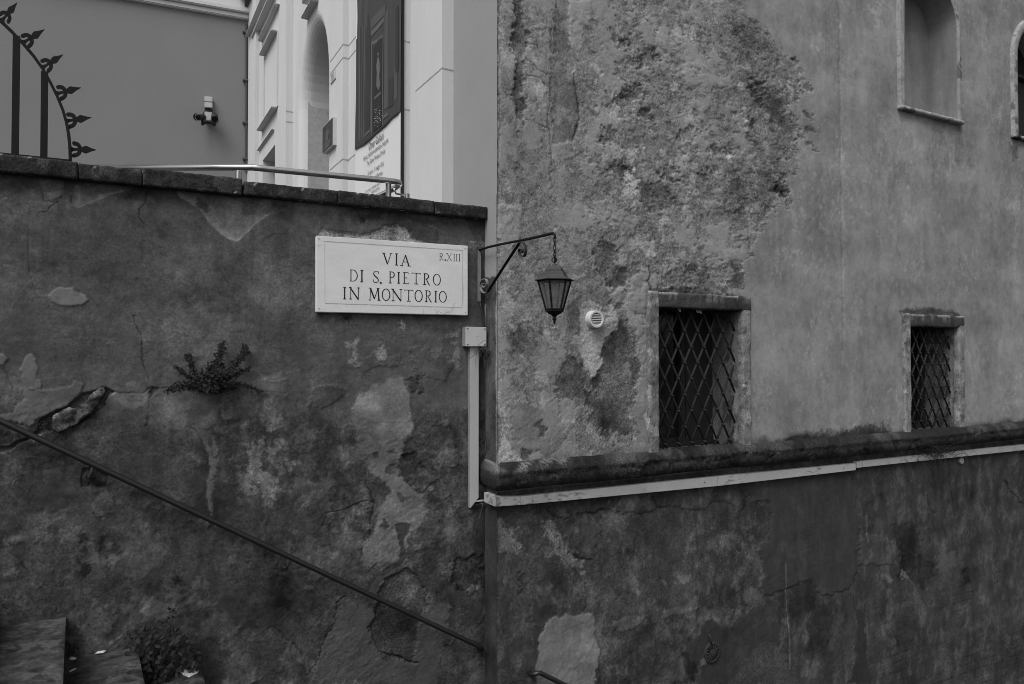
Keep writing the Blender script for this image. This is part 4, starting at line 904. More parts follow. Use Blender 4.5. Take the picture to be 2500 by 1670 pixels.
# --- dark half-round band running round the corner
def band_path(off):
    k_ = .5; pts = [(UR-off*k_, .0)]
    r = .03
    for a in np.linspace(math.pi, math.pi/2, 8): pts.append((UR-off*k_+r+r*math.cos(a), WR+off-r+r*math.sin(a)))
    for u in list(np.linspace(UR+.025, 9.5, 900))+[12, 16]: pts.append((u, WR+off))
    return pts
prof = []                                     # (offset, z)
zt, zb = -.778, -.958
prof.append((-.03, zt+.016)); prof.append((.0, zt+.014)); prof.append((.05, zt+.002)); prof.append((.080, zt-.012)); prof.append((.092, zt-.028))
for z in np.linspace(zt-.04, zb+.088, 7): prof.append((.104+.002*math.sin(z*90), z))
for a in np.linspace(0, math.radians(95), 9): prof.append((.104-.085+.085*math.cos(a), zb+.078-.078*math.sin(a)))
prof.append((-.03, zb-.004))
P = [[(u, wv, z) for (u, wv) in band_path(off)] for off, z in prof]
Uo = np.array([[p[0] for p in r] for r in P]); Wo = np.array([[p[1] for p in r] for r in P]); Zo = np.array([[p[2] for p in r] for r in P])
L = np.arange(Uo.shape[1])[None, :]*0+Uo+Wo*.7
nb = fbm(L, Zo, 7, 801, 5, .6); nb2 = fbm(L, Zo, 2, 811, 4); nb3 = fbm(L, Zo, 20, 821, 4)
bst = fbm(L*5, Zo*.7, 2.4, 841, 5, .62); bfi = fbm(L, Zo, 42, 843, 3, .7)
alb = .021*(1+.8*(nb2-.5)+.7*(nb-.5)+.4*(nb3-.5)+.8*(bst-.5)+.5*(bfi-.5))
alb = lerp(alb, .06, ss(.60, .72, fbm(L, Zo, 4, 845, 5, .66))*.55)
topm = ss(zb+.10, zt+.01, Zo)
chip = ss(.50, .62, nb)*topm*ss(2.6, 1.4, Uo); alb = lerp(alb, .17*(1+.6*(nb3-.5)), chip*.8)
chip2 = ss(.66, .74, nb)*topm*.6; alb = lerp(alb, .075, chip2)
dz = .008*(nb-.5)+.006*(nb3-.5)+.003*(bfi-.5)-.006*chip-.012*ss(.66, .74, fbm(L, Zo*1.5, 6, 847, 4, .66))
dzz = .012*(fbm(L, Zo*0, 1.2, 831, 4)-.5)
nz, nu = Uo.shape; me = bpy.data.meshes.new('stone_band')
co = np.empty((nz*nu, 3)); Wd = Wo+dz
co[:, 0] = (O2[0]+Uo*D2[0]+Wd*N2[0]).ravel(); co[:, 1] = (O2[1]+Uo*D2[1]+Wd*N2[1]).ravel(); co[:, 2] = (Zo+dzz+EYE).ravel()
ii = np.arange(nz*nu).reshape(nz, nu); q = np.stack([ii[:-1, :-1], ii[1:, :-1], ii[1:, 1:], ii[:-1, 1:]], -1).reshape(-1, 4)
me.from_pydata([tuple(c) for c in co], [], [tuple(int(x) for x in f) for f in q])
for nm, arr in (('alb', alb), ('gr', 1.0+0*alb)):
    a = me.attributes.new(nm, 'FLOAT', 'POINT'); a.data.foreach_set('value', arr.ravel().astype(np.float32))
me.materials.append(M['wall']); me.polygons.foreach_set('use_smooth', [True]*len(me.polygons))
o = bpy.data.objects.new('stone_band', me); COL.objects.link(o); o.parent = church; o.location = -root_loc(church)

# --- barred windows
def barred(r, uo, zo, du, dz, seed, lines, back):
    u0, u1, z0, z1 = r
    win = empty('barred_window', W(u0, WR, z0)-root_loc(church)); win.parent = church
    rv = MB(); dpt = .42
    rv.quad(W(u0, WR+.01, z0), W(u0, WR-dpt, z0), W(u0, WR-dpt, z1), W(u0, WR+.01, z1))
    rv.quad(W(u1, WR+.01, z0), W(u1, WR-dpt, z0), W(u1, WR-dpt, z1), W(u1, WR+.01, z1))
    rv.quad(W(u0, WR+.01, z1), W(u1, WR+.01, z1), W(u1, WR-dpt, z1), W(u0, WR-dpt, z1))
    rv.quad(W(u0, WR+.01, z0), W(u1, WR+.01, z0), W(u1, WR-dpt, z0), W(u0, WR-dpt, z0))
    dense(put(rv, 'window_reveal', M['reveal'], win), .03, p_reveal)
    fw = .10
    paint(put(gridbox(u0-fw, u0+.004, WR-.05, WR+.030, z0-.01, z1+.088, st=.012, amp=.005, sc=10, seed=seed, rnd=.012), 'frame_jamb', M['frame'], win, smooth=True), p_jamb)
    paint(put(gridbox(u1-.004, u1+.10, WR-.05, WR+.022, z0-.01, z1+.01, st=.012, amp=.006, sc=10, seed=seed+1, rnd=.02), 'frame_jamb', M['frame'], win, smooth=True), p_jamb)
    paint(put(gridbox(u0+.004, u1+.105, WR-.22, WR+.022, z1-.040, z1+.088, st=.013, amp=.007, sc=9, seed=seed+2, rnd=.014), 'lintel', M['lintel'], win, smooth=True), p_lintel(z1))
    bk = MB()
    bk.quad(W(u0, WR-.40, z0), W(u1, WR-.40, z0), W(u1, WR-.40, z1), W(u0, WR-.40, z1)); put(bk, 'window_pane', M['pane'], win)
    sh = MB()
    for a, b in back: sh.wbox(u0+(u1-u0)*a, u0+(u1-u0)*b, WR-.395, WR-.35, z0, z1)
    sh.wbox(u0, u1, WR-.39, WR-.34, z0, z0+.07); sh.wbox(u0, u1, WR-.36, WR-.31, z0+.001, z0+.035)
    put(sh, 'window_casement', M['shutter'], win)
    # lattice of crossed round bars, welded where they meet
    gr = MB(); wg = WR-.085; z0g, z1g = z0+.02, z1-.02; H = z1g-z0g
    slope = dz/du; k = 0
    def clip(ua, za, s):
        # line through (ua,za) with slope s, clipped to the opening
        pts = []
        for uq in (u0, u1):
            z = za+s*(uq-ua)
            if z0g <= z <= z1g: pts.append((uq, z))
        for zq in (z0g, z1g):
            u = ua+(zq-za)/s
            if u0 < u < u1: pts.append((u, zq))
        pts = sorted(set((round(a, 5), round(b, 5)) for a, b in pts))
        return pts[:1]+pts[-1:] if len(pts) >= 2 else None
    uu = uo-20*du
    while uu < u1+20*du:
        for s, wo, rr in ((slope, -.008, .0100), (-slope, .006, .0080)):
            c = clip(uu, zo, s)
            if c: gr.tube([W(c[0][0], wg+wo, c[0][1]), W(c[1][0], wg+wo, c[1][1])], rr, 8)
        uu += du
    nzr = int(H/dz*2)+4
    for j in range(-nzr, nzr):                       # small clips on the crossings
        for i in range(-22, 22):
            un, zn = uo+(i+.5*(j % 2))*du, zo+j*dz/2
            if u0+.01 < un < u1-.005 and z0g < zn < z1g:
                b0 = W(un-.014, wg, zn+.016); gr.tube([b0, W(un, wg+.016, zn), W(un+.014, wg, zn-.016)], .0095, 7)
    gr.tube([W(u0, wg, z0g), W(u1, wg, z0g)], .010, 8)
    put(gr, 'window_grille', M['grille'], win, smooth=True)
    return win
n0 = uz(1622.6, 848, WR-.085); n1 = uz(1779, 848, WR-.085)
barred(W1, n0[0], n0[1], (n1[0]-n0[0])/5, .266, 11, None, [(.0, .05), (.60, .65), (.66, 1.)])
m0 = uz(2246, 918, WR-.085)
barred(W2, m0[0], m0[1], .135, .235, 21, None, [(.0, .12), (.18, .34), (.9, 1.)])
# flakes hanging from the lintel of the near window
for x0, y0, x1, y1 in ((1654, 757, 1664, 759), (1698, 760, 1715, 763)):
    a = uz(x0, y0, WR-.02); b = uz(x1, y1, WR-.02)
    mb = MB(); mb.prism([W(a[0], WR-.03, .392), W(b[0], WR-.03, .392), W(b[0]-.02, WR-.01, b[1]-.012), W((a[0]+b[0])/2, WR-.01, a[1]-.016), W(a[0]+.01, WR-.015, a[1]-.01)], Vector((D2[0], D2[1], .3))*.003)
    put(mb, 'hanging_flake', M['frame'], church)

# --- arched openings
def arched(q, depth, blind, seed, bead_w):
    u0, u1, z0, zs_ = q['u0'], q['u1'], q['z0'], q['zs']
    win = empty('arched_niche' if blind else 'arched_window', W(u0, WR, z0)-root_loc(church)); win.parent = church
    lp = arch_loop(u0, u1, z0, zs_, 30); lo_ = arch_loop(u0-bead_w, u1+bead_w, z0-.0, zs_, 30)
    rv = MB()
    n = len(lp)
    for i in range(n):
        a, b = lp[i], lp[(i+1) % n]
        if i == 0:
            rv.quad(W(a[0], WR+.02, a[1]), W(b[0], WR+.02, b[1]), W(b[0], WR-depth, b[1]+.05), W(a[0], WR-depth, a[1]+.05))
        else:
            rv.quad(W(a[0], WR+.028, a[1]), W(b[0], WR+.028, b[1]), W(b[0], WR-depth, b[1]), W(a[0], WR-depth, a[1]))
    dense(put(rv, 'niche_reveal', M['niche'], win), .04, p_niche)
    bd = MB()
    for i in range(1, n):
        a, b = lp[i], lp[(i+1) % n]; c, d_ = lo_[(i+1) % n], lo_[i]
        f = lambda p, wv: W(p[0], wv, p[1])
        md = lambda p, q_, t: (p[0]+(q_[0]-p[0])*t, p[1]+(q_[1]-p[1])*t)
        prof = [(a, b, .028), (md(a, d_, .35), md(b, c, .35), .040), (md(a, d_, .8), md(b, c, .8), .034), (d_, c, -.01)]
        for (p1, p2, w1), (p3, p4, w2) in zip(prof[:-1], prof[1:]):
            bd.quad(f(p1, WR+w1), f(p2, WR+w1), f(p4, WR+w2), f(p3, WR+w2))
    o = put(bd, 'niche_edge', M['bead'], win, smooth=True)
    dense(o, .03, p_bead)
    paint(put(gridbox(u0-bead_w, u1+bead_w, WR-.02, WR+.050, z0-.030, z0+.010, st=.016, amp=.005, sc=12, seed=seed, rnd=.006), 'niche_sill', M['bead'], win, smooth=True), p_bead if blind else p_lintel(z0-.09))
    bk = MB(); bk.poly([W(p[0], WR-depth+.001, p[1]) for p in lp])
    o = put(bk, 'niche_back' if blind else 'window_pane', M['niche'] if blind else M['pane'], win)
    if blind: dense(o, .04, p_niche)
    if not blind:
        fr_ = MB(); dd = WR-depth+.02
        fr_.wbox(u0, u0+.05, dd-.01, dd+.03, z0+.05, zs_); fr_.wbox((u0+u1)/2-.02, (u0+u1)/2+.02, dd-.01, dd+.03, z0+.05, zs_+.4); fr_.wbox(u0, u1, dd-.012, dd+.028, zs_-.02, zs_+.02)
        put(fr_, 'window_frame', M['shutter'], win)
arched(NA, .28, True, 31, .095); arched(NB, .30, False, 41, .11)
# ------------------------------------------------------------------ marble street sign
sw = .036
c00 = uz(772, 762, sw); c01 = uz(772, 575, sw); c10 = uz(1142.5, 770, sw); c11 = uz(1142.5, 600, sw)
sign = empty('street_sign', W(c00[0], 0, c00[1]), 'pale marble street slab reading VIA DI S. PIETRO IN MONTORIO on the dark wall', 'street sign')
mb = MB(); mb.hexa([W(c00[0], -.02, c00[1]), W(c10[0], -.02, c10[1]), W(c10[0], sw, c10[1]), W(c00[0], sw, c00[1]), W(c01[0], -.02, c01[1]), W(c11[0], -.02, c11[1]), W(c11[0], sw, c11[1]), W(c01[0], sw, c01[1])])
put(mb, 'marble_slab', M['marble'], sign, bevel=.004)
for x, y in ((108, 130), (2205, 275), (108, 1130), (2210, 1185)):
    q = uz(x/5.87+760, y/5.87+560, sw); mb = MB(); mb.tube([W(q[0], sw-.002, q[1]), W(q[0], sw+.0025, q[1])], .0048, 10); put(mb, 'fixing_stud', M['groove'], sign)
def sp(x, y, wv=sw): return uz(x/5.87+760, y/5.87+560, wv)
cnt = [0]
def ribbon(mb, pts, ws):
    """flat inked stroke lying on the slab, pts in (u,z), width per point"""
    cnt[0] += 1; off = sw+.0010+.00004*(cnt[0] % 12)
    n = len(pts); A = []; B = []
    for i in range(n):
        p = Vector(pts[i]); t = (Vector(pts[min(i+1, n-1)])-Vector(pts[max(i-1, 0)])).normalized()
        nn = Vector((-t.y, t.x))*ws[i]/2
        A.append(p+nn); B.append(p-nn)
    for i in range(n-1):
        mb.quad(W(A[i].x, off, A[i].y), W(A[i+1].x, off, A[i+1].y), W(B[i+1].x, off, B[i+1].y), W(B[i].x, off, B[i].y))
    
def arcp(cx, cy, rx, ry, a0, a1, n=18):
    return [(cx+rx*math.cos(a), cy+ry*math.sin(a)) for a in np.linspace(math.radians(a0), math.radians(a1), n)]
T, t_, S_ = .125, .06, .05
def serif(x, y, wd=.26): return ([(x-wd/2, y), (x, y), (x+wd/2, y)], [.075, .05, .075])
def glyph(ch):
    """strokes in a unit box (x 0..1, y 0..1); widths are fractions of the height"""
    I = lambda x, w_=T, a=0., b=1.: ([(x, a), (x, a+.12), (x, (a+b)/2), (x, b-.12), (x, b)], [w_*1.25, w_, w_*.9, w_, w_*1.25])
    if ch == 'I': return [I(.5)]+[serif(.5, .02, 1.), serif(.5, .98, 1.)]
    if ch == 'V': return [([(.1, 1), (.52, .0)], [T, T]), ([(.9, 1), (.52, .03)], [t_, t_]), serif(.1, .98, .36), serif(.9, .98, .3)]
    if ch == 'A': return [([(.1, 0), (.5, 1)], [t_, t_]), ([(.48, 1), (.88, 0)], [T, T]), ([(.24, .36), (.74, .36)], [S_, S_]), serif(.1, .02, .3), serif(.9, .02, .36)]
    if ch == 'D': return [I(.14, .09), ([(.0, .98), (.4, .98)]+arcp(.4, .5, .58, .48, 90, -90)+[(.0, .02)], [S_]*2+[S_+.035*math.sin(math.pi*i/17) for i in range(18)]+[S_])]
    if ch == 'S': 
        q = [(.88, .78), (.90, .93), (.70, .97), (.46, .98), (.22, .90), (.16, .76), (.24, .63), (.5, .51), (.76, .39), (.88, .25), (.80, .09), (.54, .02), (.30, .03), (.10, .12), (.08, .27)]
        return [(q, [.06, .05, .05, .055, .07, .09, .11, .12, .11, .09, .07, .055, .05, .06, .07])]
    if ch == 'P': return [I(.2, .10), ([(.05, .98), (.45, .98)]+arcp(.45, .74, .45, .24, 90, -90)+[(.2, .5)], [S_]*2+[S_+.05*math.sin(math.pi*i/17) for i in range(18)]+[S_]), serif(.2, .02, .5)]
    if ch == 'R': return [I(.2, .10), ([(.05, .98), (.4, .98)]+arcp(.4, .75, .38, .23, 90, -90)+[(.2, .52)], [S_]*2+[S_+.05*math.sin(math.pi*i/17) for i in range(18)]+[S_]), ([(.42, .52), (.7, .2), (.86, .04), (1., -.03)], [.07, .10, .09, .04]), serif(.2, .02, .4)]
    if ch == 'E': return [I(.2, .10), ([(.0, .98), (.9, .98), (.92, .9)], [S_, S_, .07]), ([(.2, .52), (.72, .52)], [S_, .07]), ([(.0, .02), (.95, .02), (1., .12)], [S_, S_, .07])]
    if ch == 'T': return [I(.5, .09, 0, .97), ([(.02, .88), (.04, .97), (.96, .97), (.98, .88)], [.08, S_, S_, .08]), serif(.5, .02, .42)]
    if ch == 'O': return [(arcp(.5, .5, .47, .48, 0, 360, 40), [.055+.035*abs(math.cos(a)) for a in np.linspace(0, 2*math.pi, 40)])]
    if ch == 'N': return [I(.14, .06), ([(.06, 1), (.9, 0)], [T, T]), I(.9, .065), serif(.1, .98, .26), serif(.14, .02, .28), serif(.9, .98, .26)]
    if ch == 'M': return [([(.08, 0), (.16, 1)], [t_, t_]), ([(.12, 1), (.5, .12)], [T, T]), ([(.82, 1), (.5, .12)], [t_, t_]), ([(.82, 1), (.92, 0)], [T, T]), serif(.1, .98, .22), serif(.84, .98, .24), serif(.08, .02, .2), serif(.92, .02, .26)]
    if ch == 'X': return [([(.08, 1), (.92, 0)], [.09, .09]), ([(.9, 1), (.1, 0)], [.045, .045]), serif(.08, .98, .3), serif(.9, .98, .3), serif(.1, .02, .3), serif(.92, .02, .3)]
    if ch == '.': return []
LET = [('V', 1022, 1155, 340, 500), ('I', 1200, 1240, 345, 515), ('A', 1282, 1415, 365, 525),
       ('D', 552, 660, 578, 745), ('I', 703, 745, 583, 755), ('S', 878, 972, 595, 765), ('.', 985, 1003, 757, 775), ('P', 1112, 1197, 605, 772), ('I', 1233, 1270, 610, 775), ('E', 1315, 1398, 615, 780), ('T', 1436, 1567, 622, 785), ('R', 1603, 1700, 630, 795), ('O', 1745, 1852, 638, 802),
       ('I', 457, 497, 828, 1000), ('N', 543, 688, 832, 1003), ('M', 826, 982, 840, 1018), ('O', 1012, 1128, 850, 1022), ('N', 1150, 1298, 855, 1025), ('T', 1328, 1462, 865, 1032), ('O', 1482, 1592, 868, 1038), ('R', 1627, 1725, 875, 1040), ('I', 1765, 1800, 880, 1043), ('O', 1830, 1937, 885, 1047),
       ('R', 1833, 1892, 340, 443), ('.', 1913, 1925, 432, 445), ('X', 1940, 2013, 345, 450), ('I', 2036, 2056, 352, 455), ('I', 2074, 2092, 355, 456), ('I', 2112, 2133, 357, 458)]
mb = MB()
for ch, x0, x1, y0, y1 in LET:
    xm, ym = (x0+x1)/2, (y0+y1)/2
    u0, u1 = sp(x0, ym)[0], sp(x1, ym)[0]; zt_, zb_ = sp(xm, y0)[1], sp(xm, y1)[1]; H = zt_-zb_
    k = 1.0 if x0 < 1830 or y0 > 500 else .8
    if ch == '.':
        mb.poly([W((u0+u1)/2+.0075*math.cos(a)*k, sw+.0012, (zt_+zb_)/2+.0075*math.sin(a)*k) for a in np.linspace(0, 6.28, 10)[:-1]]); continue
    for pts, ws in glyph(ch):
        P_ = [(u0+(u1-u0)*x, zb_+H*y) for x, y in pts]
        ribbon(mb, P_, [w_*H*.92*k for w_ in ws])
put(mb, 'lettering', M['letter'], sign)
mb = MB()
for a, b in (((165, 168), (2175, 300)), ((195, 1058), (2160, 1120)), ((190, 200), (195, 1050)), ((2165, 310), (2160, 1110))):
    wd = .0035 if a[1] != b[1] and abs(a[0]-b[0]) > 100 else .002
    ribbon(mb, [sp(*a), sp(*b)], [wd, wd])
put(mb, 'border_groove', M['groove'], sign)
mb = MB()
for ln in ([(1603, 1135), (1606, 1205)], [(1760, 1140), (1800, 1180), (1790, 1215), (1830, 1150), (1850, 1195), (1880, 1180)], [(1900, 1140), (1930, 1200), (1960, 1150)], [(1880, 1215), (1980, 1180), (2030, 1110), (2062, 1040)], [(1960, 1170), (2000, 1200), (2040, 1130)]):
    ribbon(mb, [sp(*p) for p in ln], [.004]*len(ln))
ribbon(mb, [sp(2166, 700), sp(2170, 850), sp(2166, 1080)], [.004, .011, .005])
ribbon(mb, [sp(90, 245), sp(150, 215)], [.003, .003])
put(mb, 'grey_scrawl', M['scrawl'], sign)

# ------------------------------------------------------------------ lamp bracket, lantern, box, ducts
UB = 1.165                                          # bracket plane, square to the wall
ZT = lambda x, y: wz(x/4.9+1160, y/4.9+540, UB)     # zoomed lantern view -> (w, z)
br = empty('lamp_bracket', W(UB, 0, .3), 'wrought iron wall bracket with a scrolled diagonal brace beside the marble sign', 'lamp bracket')
zt_ = ZT(58, 350)[1]; zb_ = uz(1171, 737)[1]
mb = MB(); mb.wbox(UB-.013, UB+.013, -.004, .012, zb_, zt_); put(mb, 'wall_bar', M.setdefault('dusty', mat('dusty_bar', .17, .8, .25, 14, .2, 90, .2)), br, bevel=.003)
def pw(x, y, du=0.): q = ZT(x, y); return W(UB+du, q[0], q[1])
arm = [W(UB, .0, ZT(75, 340)[1])]+[pw(x, y) for x, y in ((150, 312), (300, 278), (480, 243), (680, 203), (820, 172), (900, 150), (932, 146), (950, 158), (955, 185), (957, 205))]
mb = MB(); mb.tube(arm, .0085, 10); put(mb, 'arm', M['iron'], br, smooth=True)
def spiral(c0, pts, name):
    m_ = MB()
    P_ = [pw(*p) for p in pts]
    # smooth the hand-laid points
    Q = []
    for i in range(len(P_)-1):
        p0, p1, p2, p3 = P_[max(i-1, 0)], P_[i], P_[i+1], P_[min(i+2, len(P_)-1)]
        for t in np.linspace(0, 1, 5)[:-1]:
            Q.append(.5*((2*p1)+(p2-p0)*t+(2*p0-5*p1+4*p2-p3)*t*t+(-p0+3*p1-3*p2+p3)*t**3))
    Q.append(P_[-1])
    s = Vector((D2[0], D2[1], 0))*.010
    for a, b in zip(Q[:-1], Q[1:]):               # flat strip standing edge-on to the scroll
        t = (b-a).normalized(); nn = t.cross(s.normalized())*.0028
        m_.hexa([a-s-nn, a+s-nn, a+s+nn, a-s+nn, b-s-nn, b+s-nn, b+s+nn, b-s+nn])
    put(m_, name, M['iron'] if name == 'brace' else M['rust'] if pts[0][1] < 400 else M['dusty'], br)
spiral(0, [(150, 845), (250, 690), (350, 535), (450, 380), (528, 262)], 'brace')
spiral(0, [(528, 262), (565, 255), (600, 295), (606, 360), (585, 418), (545, 412), (524, 370), (535, 335), (560, 335), (566, 362), (552, 378)], 'scroll')
spiral(0, [(150, 845), (125, 860), (92, 848), (68, 810), (66, 755), (88, 705), (118, 692), (140, 715), (140, 765), (118, 792), (96, 780), (90, 755), (104, 748)], 'scroll')

pe = ZT(948, 300); LX = W(UB, pe[0], 0)                                 # vertical axis of the lantern
yl = LX.y; px2m = yl/1667/4.9
def lz(y): return ZT(948, y)[1]+EYE
Lc = Vector((LX.x, LX.y, 0))
lan = empty('hanging_lantern', Vector((LX.x, LX.y, lz(1235))), 'dark six-sided lantern hanging by a short chain from the iron bracket', 'lantern')
AX = math.atan2(-LX.y, -LX.x)                     # direction towards the street
rot = AX+math.radians(-17)
def R(x): return x*px2m
mb = MB()                                         # roof: dome, step, spreading brim
mb.lathe(Lc, [(R(5), lz(505)), (R(30), lz(512)), (R(36), lz(535))], 16)
mb.lathe(Lc, [(R(44), lz(530)), (R(84), lz(543)), (R(106), lz(566)), (R(117), lz(590)), (R(119), lz(607))], 6, rot)
mb.lathe(Lc, [(R(119), lz(607)), (R(140), lz(610)), (R(150), lz(628)), (R(158), lz(650)), (R(176), lz(676)), (R(238), lz(698)), (R(250), lz(708)), (R(242), lz(714)), (R(195), lz(706))], 6, rot)
put(mb, 'lantern_roof', mat('weathered_lantern_roof', .045, .6, .2, 14, .12, 90, .1), lan, bevel=.0015)
fm = MB(); top_r, bot_r = R(203), R(104)
ang = [rot+math.pi/3*k for k in range(6)]
pt = lambda a, r, z: Vector((LX.x+math.cos(a)*r, LX.y+math.sin(a)*r, z))
for a in ang: fm.tube([pt(a, top_r, lz(706)), pt(a, bot_r, lz(1062))], R(13), 6)
for r, y in ((top_r, 712), (bot_r, 1058)):
    for a, b in zip(ang, ang[1:]+ang[:1]): fm.tube([pt(a, r, lz(y)), pt(b, r, lz(y))], R(14), 6)
fm.lathe(Lc, [(R(112), lz(1052)), (R(112), lz(1080)), (R(90), lz(1092)), (R(78), lz(1108)), (R(40), lz(1124)), (R(0.1), lz(1126))], 6, rot)
put(fm, 'lantern_frame', M['iron'], lan)
gl = MB()
for a, b in zip(ang, ang[1:]+ang[:1]): gl.quad(pt(a, top_r*.985, lz(712)), pt(b, top_r*.985, lz(712)), pt(b, bot_r*.985, lz(1056)), pt(a, bot_r*.985, lz(1056)))
put(gl, 'lantern_glass', M['glass'], lan)
bl = MB(); bl.lathe(Lc, [(R(22), lz(715)), (R(24), lz(770)), (R(40), lz(800)), (R(52), lz(850)), (R(44), lz(900)), (R(24), lz(925)), (R(2), lz(930))], 16); put(bl, 'bulb', M['bulb'], lan, smooth=True)
fn = MB(); fn.lathe(Lc, [(R(38), lz(1122)), (R(30), lz(1135)), (R(14), lz(1150)), (R(26), lz(1165)), (R(24), lz(1180)), (R(12), lz(1195)), (R(16), lz(1205)), (R(12), lz(1222)), (R(1), lz(1236))], 12); put(fn, 'finial', M['iron'], lan, smooth=True)
ch = MB()
def link(cen, rx, rz, turn, r):
    P_ = [Vector(cen)+Vector((math.cos(turn), math.sin(turn), 0))*rx*math.cos(a)+Vector((0, 0, rz*math.sin(a))) for a in np.linspace(0, 2*math.pi, 17)]
    ch.tube(P_, r, 6, caps=False)
ys = [225, 262, 318, 362, 400, 428]; hs = [24, 30, 36, 24, 24, 20]
for i, (y, h_) in enumerate(zip(ys, hs)): link((LX.x, LX.y, lz(y)), R(13), R(h_), .3+(i % 2)*1.57, R(4.2))
link((LX.x, LX.y, lz(462)), R(30), R(32), .2, R(5))
ch.tube([(LX.x, LX.y, lz(450)), (LX.x, LX.y, lz(512))], R(9), 8)
put(ch, 'chain', M['iron'], lan)
cw = MB(); cw.tube([pw(955, 195), pw(962, 240), pw(966, 330), pw(962, 420), Vector((LX.x+.004, LX.y, lz(500)))], R(6.5), 8); put(cw, 'lamp_cable', M['cable'], lan, smooth=True)

bw_ = .07
b0, b1 = uz(1137.5, 822, bw_)[0], min(uz(1188, 822, bw_)[0], UR-.012); bz1, bz0 = uz(1160, 798, bw_)[1], uz(1160, 846, bw_)[1]
jb = empty('junction_box', W(b0, 0, bz0), 'square pale electrical junction box on the wall under the iron lamp bracket', 'junction box')
mb = MB(); mb.wbox(b0, b1, -.01, bw_-.012, bz0, bz1); put(mb, 'box_body', M['ductgrey'], jb, bevel=.004)
mb = MB(); mb.wbox(b0, b1, bw_-.0115, bw_, bz0, bz1); put(mb, 'box_cover', M['box'], jb, bevel=.003)
for u in (b0+.014, b1-.014):
    for z in (bz0+.014, bz1-.014):
        mb = MB(); mb.tube([W(u, bw_-.002, z), W(u, bw_+.002, z)], .005, 8); put(mb, 'screw', M['rust'], jb)
mb = MB(); mb.tube([W((b0+b1)/2+.006, bw_-.002, (bz0+bz1)/2), W((b0+b1)/2+.006, bw_+.001, (bz0+bz1)/2)], .003, 8); put(mb, 'screw', M['rust'], jb)
mb = MB(); a = uz(1173, 737); b = uz(1183, 798, .04)
mb.tube([W(UB+.002, .008, a[1]), W(UB+.012, .012, a[1]-.05), W(UB+.03, .02, a[1]-.13), W(b[0], .04, bz1-.004)], .0055, 8)
tag(put(mb, 'lamp_cable', M['cable'], None, smooth=True), 'thin black cable running from the lamp bracket down into the junction box', 'cable')

dw = .045
d0 = uz(1148.5, 1000, dw)[0]; d1 = uz(1168.5, 1000, dw)[0]; zbot = uz(1152, 1240, dw)[1]; ztop = bz0+.002
dv = empty('upright_duct', W(d0, 0, zbot), 'upright pale cable duct running down the dark wall below the junction box', 'cable duct')
mb = MB()
zc = zbot+(d1-d0)*1.05
for (wa, wb) in ((-.01, dw-.012), (dw-.0115, dw)):
    mb.hexa([W(d0, wa, zbot), W(d1, wa, zc), W(d1, wb, zc), W(d0, wb, zbot), W(d0, wa, ztop), W(d1, wa, ztop), W(d1, wb, ztop), W(d0, wb, ztop)])
    mb.cur = 1
put(mb, 'duct_cover', [M['ductgrey'], M['duct']], dv)
# run along the foot of the band: lower run, then a slightly raised run
def duct(name, label, pieces, parts_m, wv, top_px, bot_px, th=.05):
    t0 = uz(pieces[0], 1, WR+wv)[0]
    o = empty(name, W(t0, WR, -1.07), label, 'cable duct')
    for a, b in zip(pieces[:-1], pieces[1:]):
        mb = MB(); ua, ub = uz(a, 1150, WR+wv)[0], uz(b, 1150, WR+wv)[0]
        lerp_ = lambda arr, x: np.interp(x, [p[0] for p in arr], [p[1] for p in arr])
        za0, zb0 = uz(a, lerp_(bot_px, a), WR+wv)[1], uz(b, lerp_(bot_px, b), WR+wv)[1]
        za1, zb1 = uz(a, lerp_(top_px, a), WR+wv)[1], uz(b, lerp_(top_px, b), WR+wv)[1]
        g_ = .0015
        mb.hexa([W(ua+g_, WR-.01, za0), W(ub-g_, WR-.01, zb0), W(ub-g_, WR+wv, zb0), W(ua+g_, WR+wv, za0), W(ua+g_, WR-.01, za1), W(ub-g_, WR-.01, zb1), W(ub-g_, WR+wv, zb1), W(ua+g_, WR+wv, za1)])
        dense(put(mb, 'duct_cover', M['duct'], o, bevel=.0025), .02, p_duct)
    return o
dl = duct('level_duct', 'lower run of pale cable duct under the stone band, from corner to stepped joint', [1209, 1272, 1752, 2090], None, .055, [(1209, 1213), (1272, 1213), (1752, 1164), (2090, 1132)], [(1209, 1237.5), (1272, 1233), (1550, 1209), (1752, 1187), (2090, 1148)])
u9 = uz(1209, 1225, WR+.055)[0]
z0_, z1_ = uz(1209, 1237.5, WR+.055)[1], uz(1209, 1213, WR+.055)[1]
mb = MB(); mb.hexa([W(u9-.005, .075, z0_-.0), W(UR, .075, z0_-.0), W(UR, WR+.055, z0_), W(u9+.001, WR+.055, z0_), W(u9-.005, .075, z1_), W(UR, .075, z1_), W(UR, WR+.055, z1_), W(u9+.001, WR+.055, z1_)])
dense(put(mb, 'duct_cover', M['duct'], dl, bevel=.002), .02, p_duct)
mb = MB(); mb.wbox(u9+.01, UR, -.01, .074, z0_+.006, z0_+.012); mb.wbox(u9+.012, UR, -.01, .074, z0_+.012, z1_-.004); put(mb, 'corner_shade', [M['dark']], dl)  # black block standing for the shade in the duct's open corner
mb = MB(); mb.wbox(d0+.02, u9+.008, .028, .046, z0_-.001, z0_+.007); put(mb, 'duct_lip', M['duct'], dl)
for x, y in ((1300, 1222), (1720, 1178), (1780, 1172), (2060, 1143)):
    q = uz(x, y, WR+.055); mb = MB(); mb.tube([W(q[0], WR+.053, q[1]), W(q[0], WR+.0575, q[1])], .0055, 10); put(mb, 'screw', M['rust'], dl)
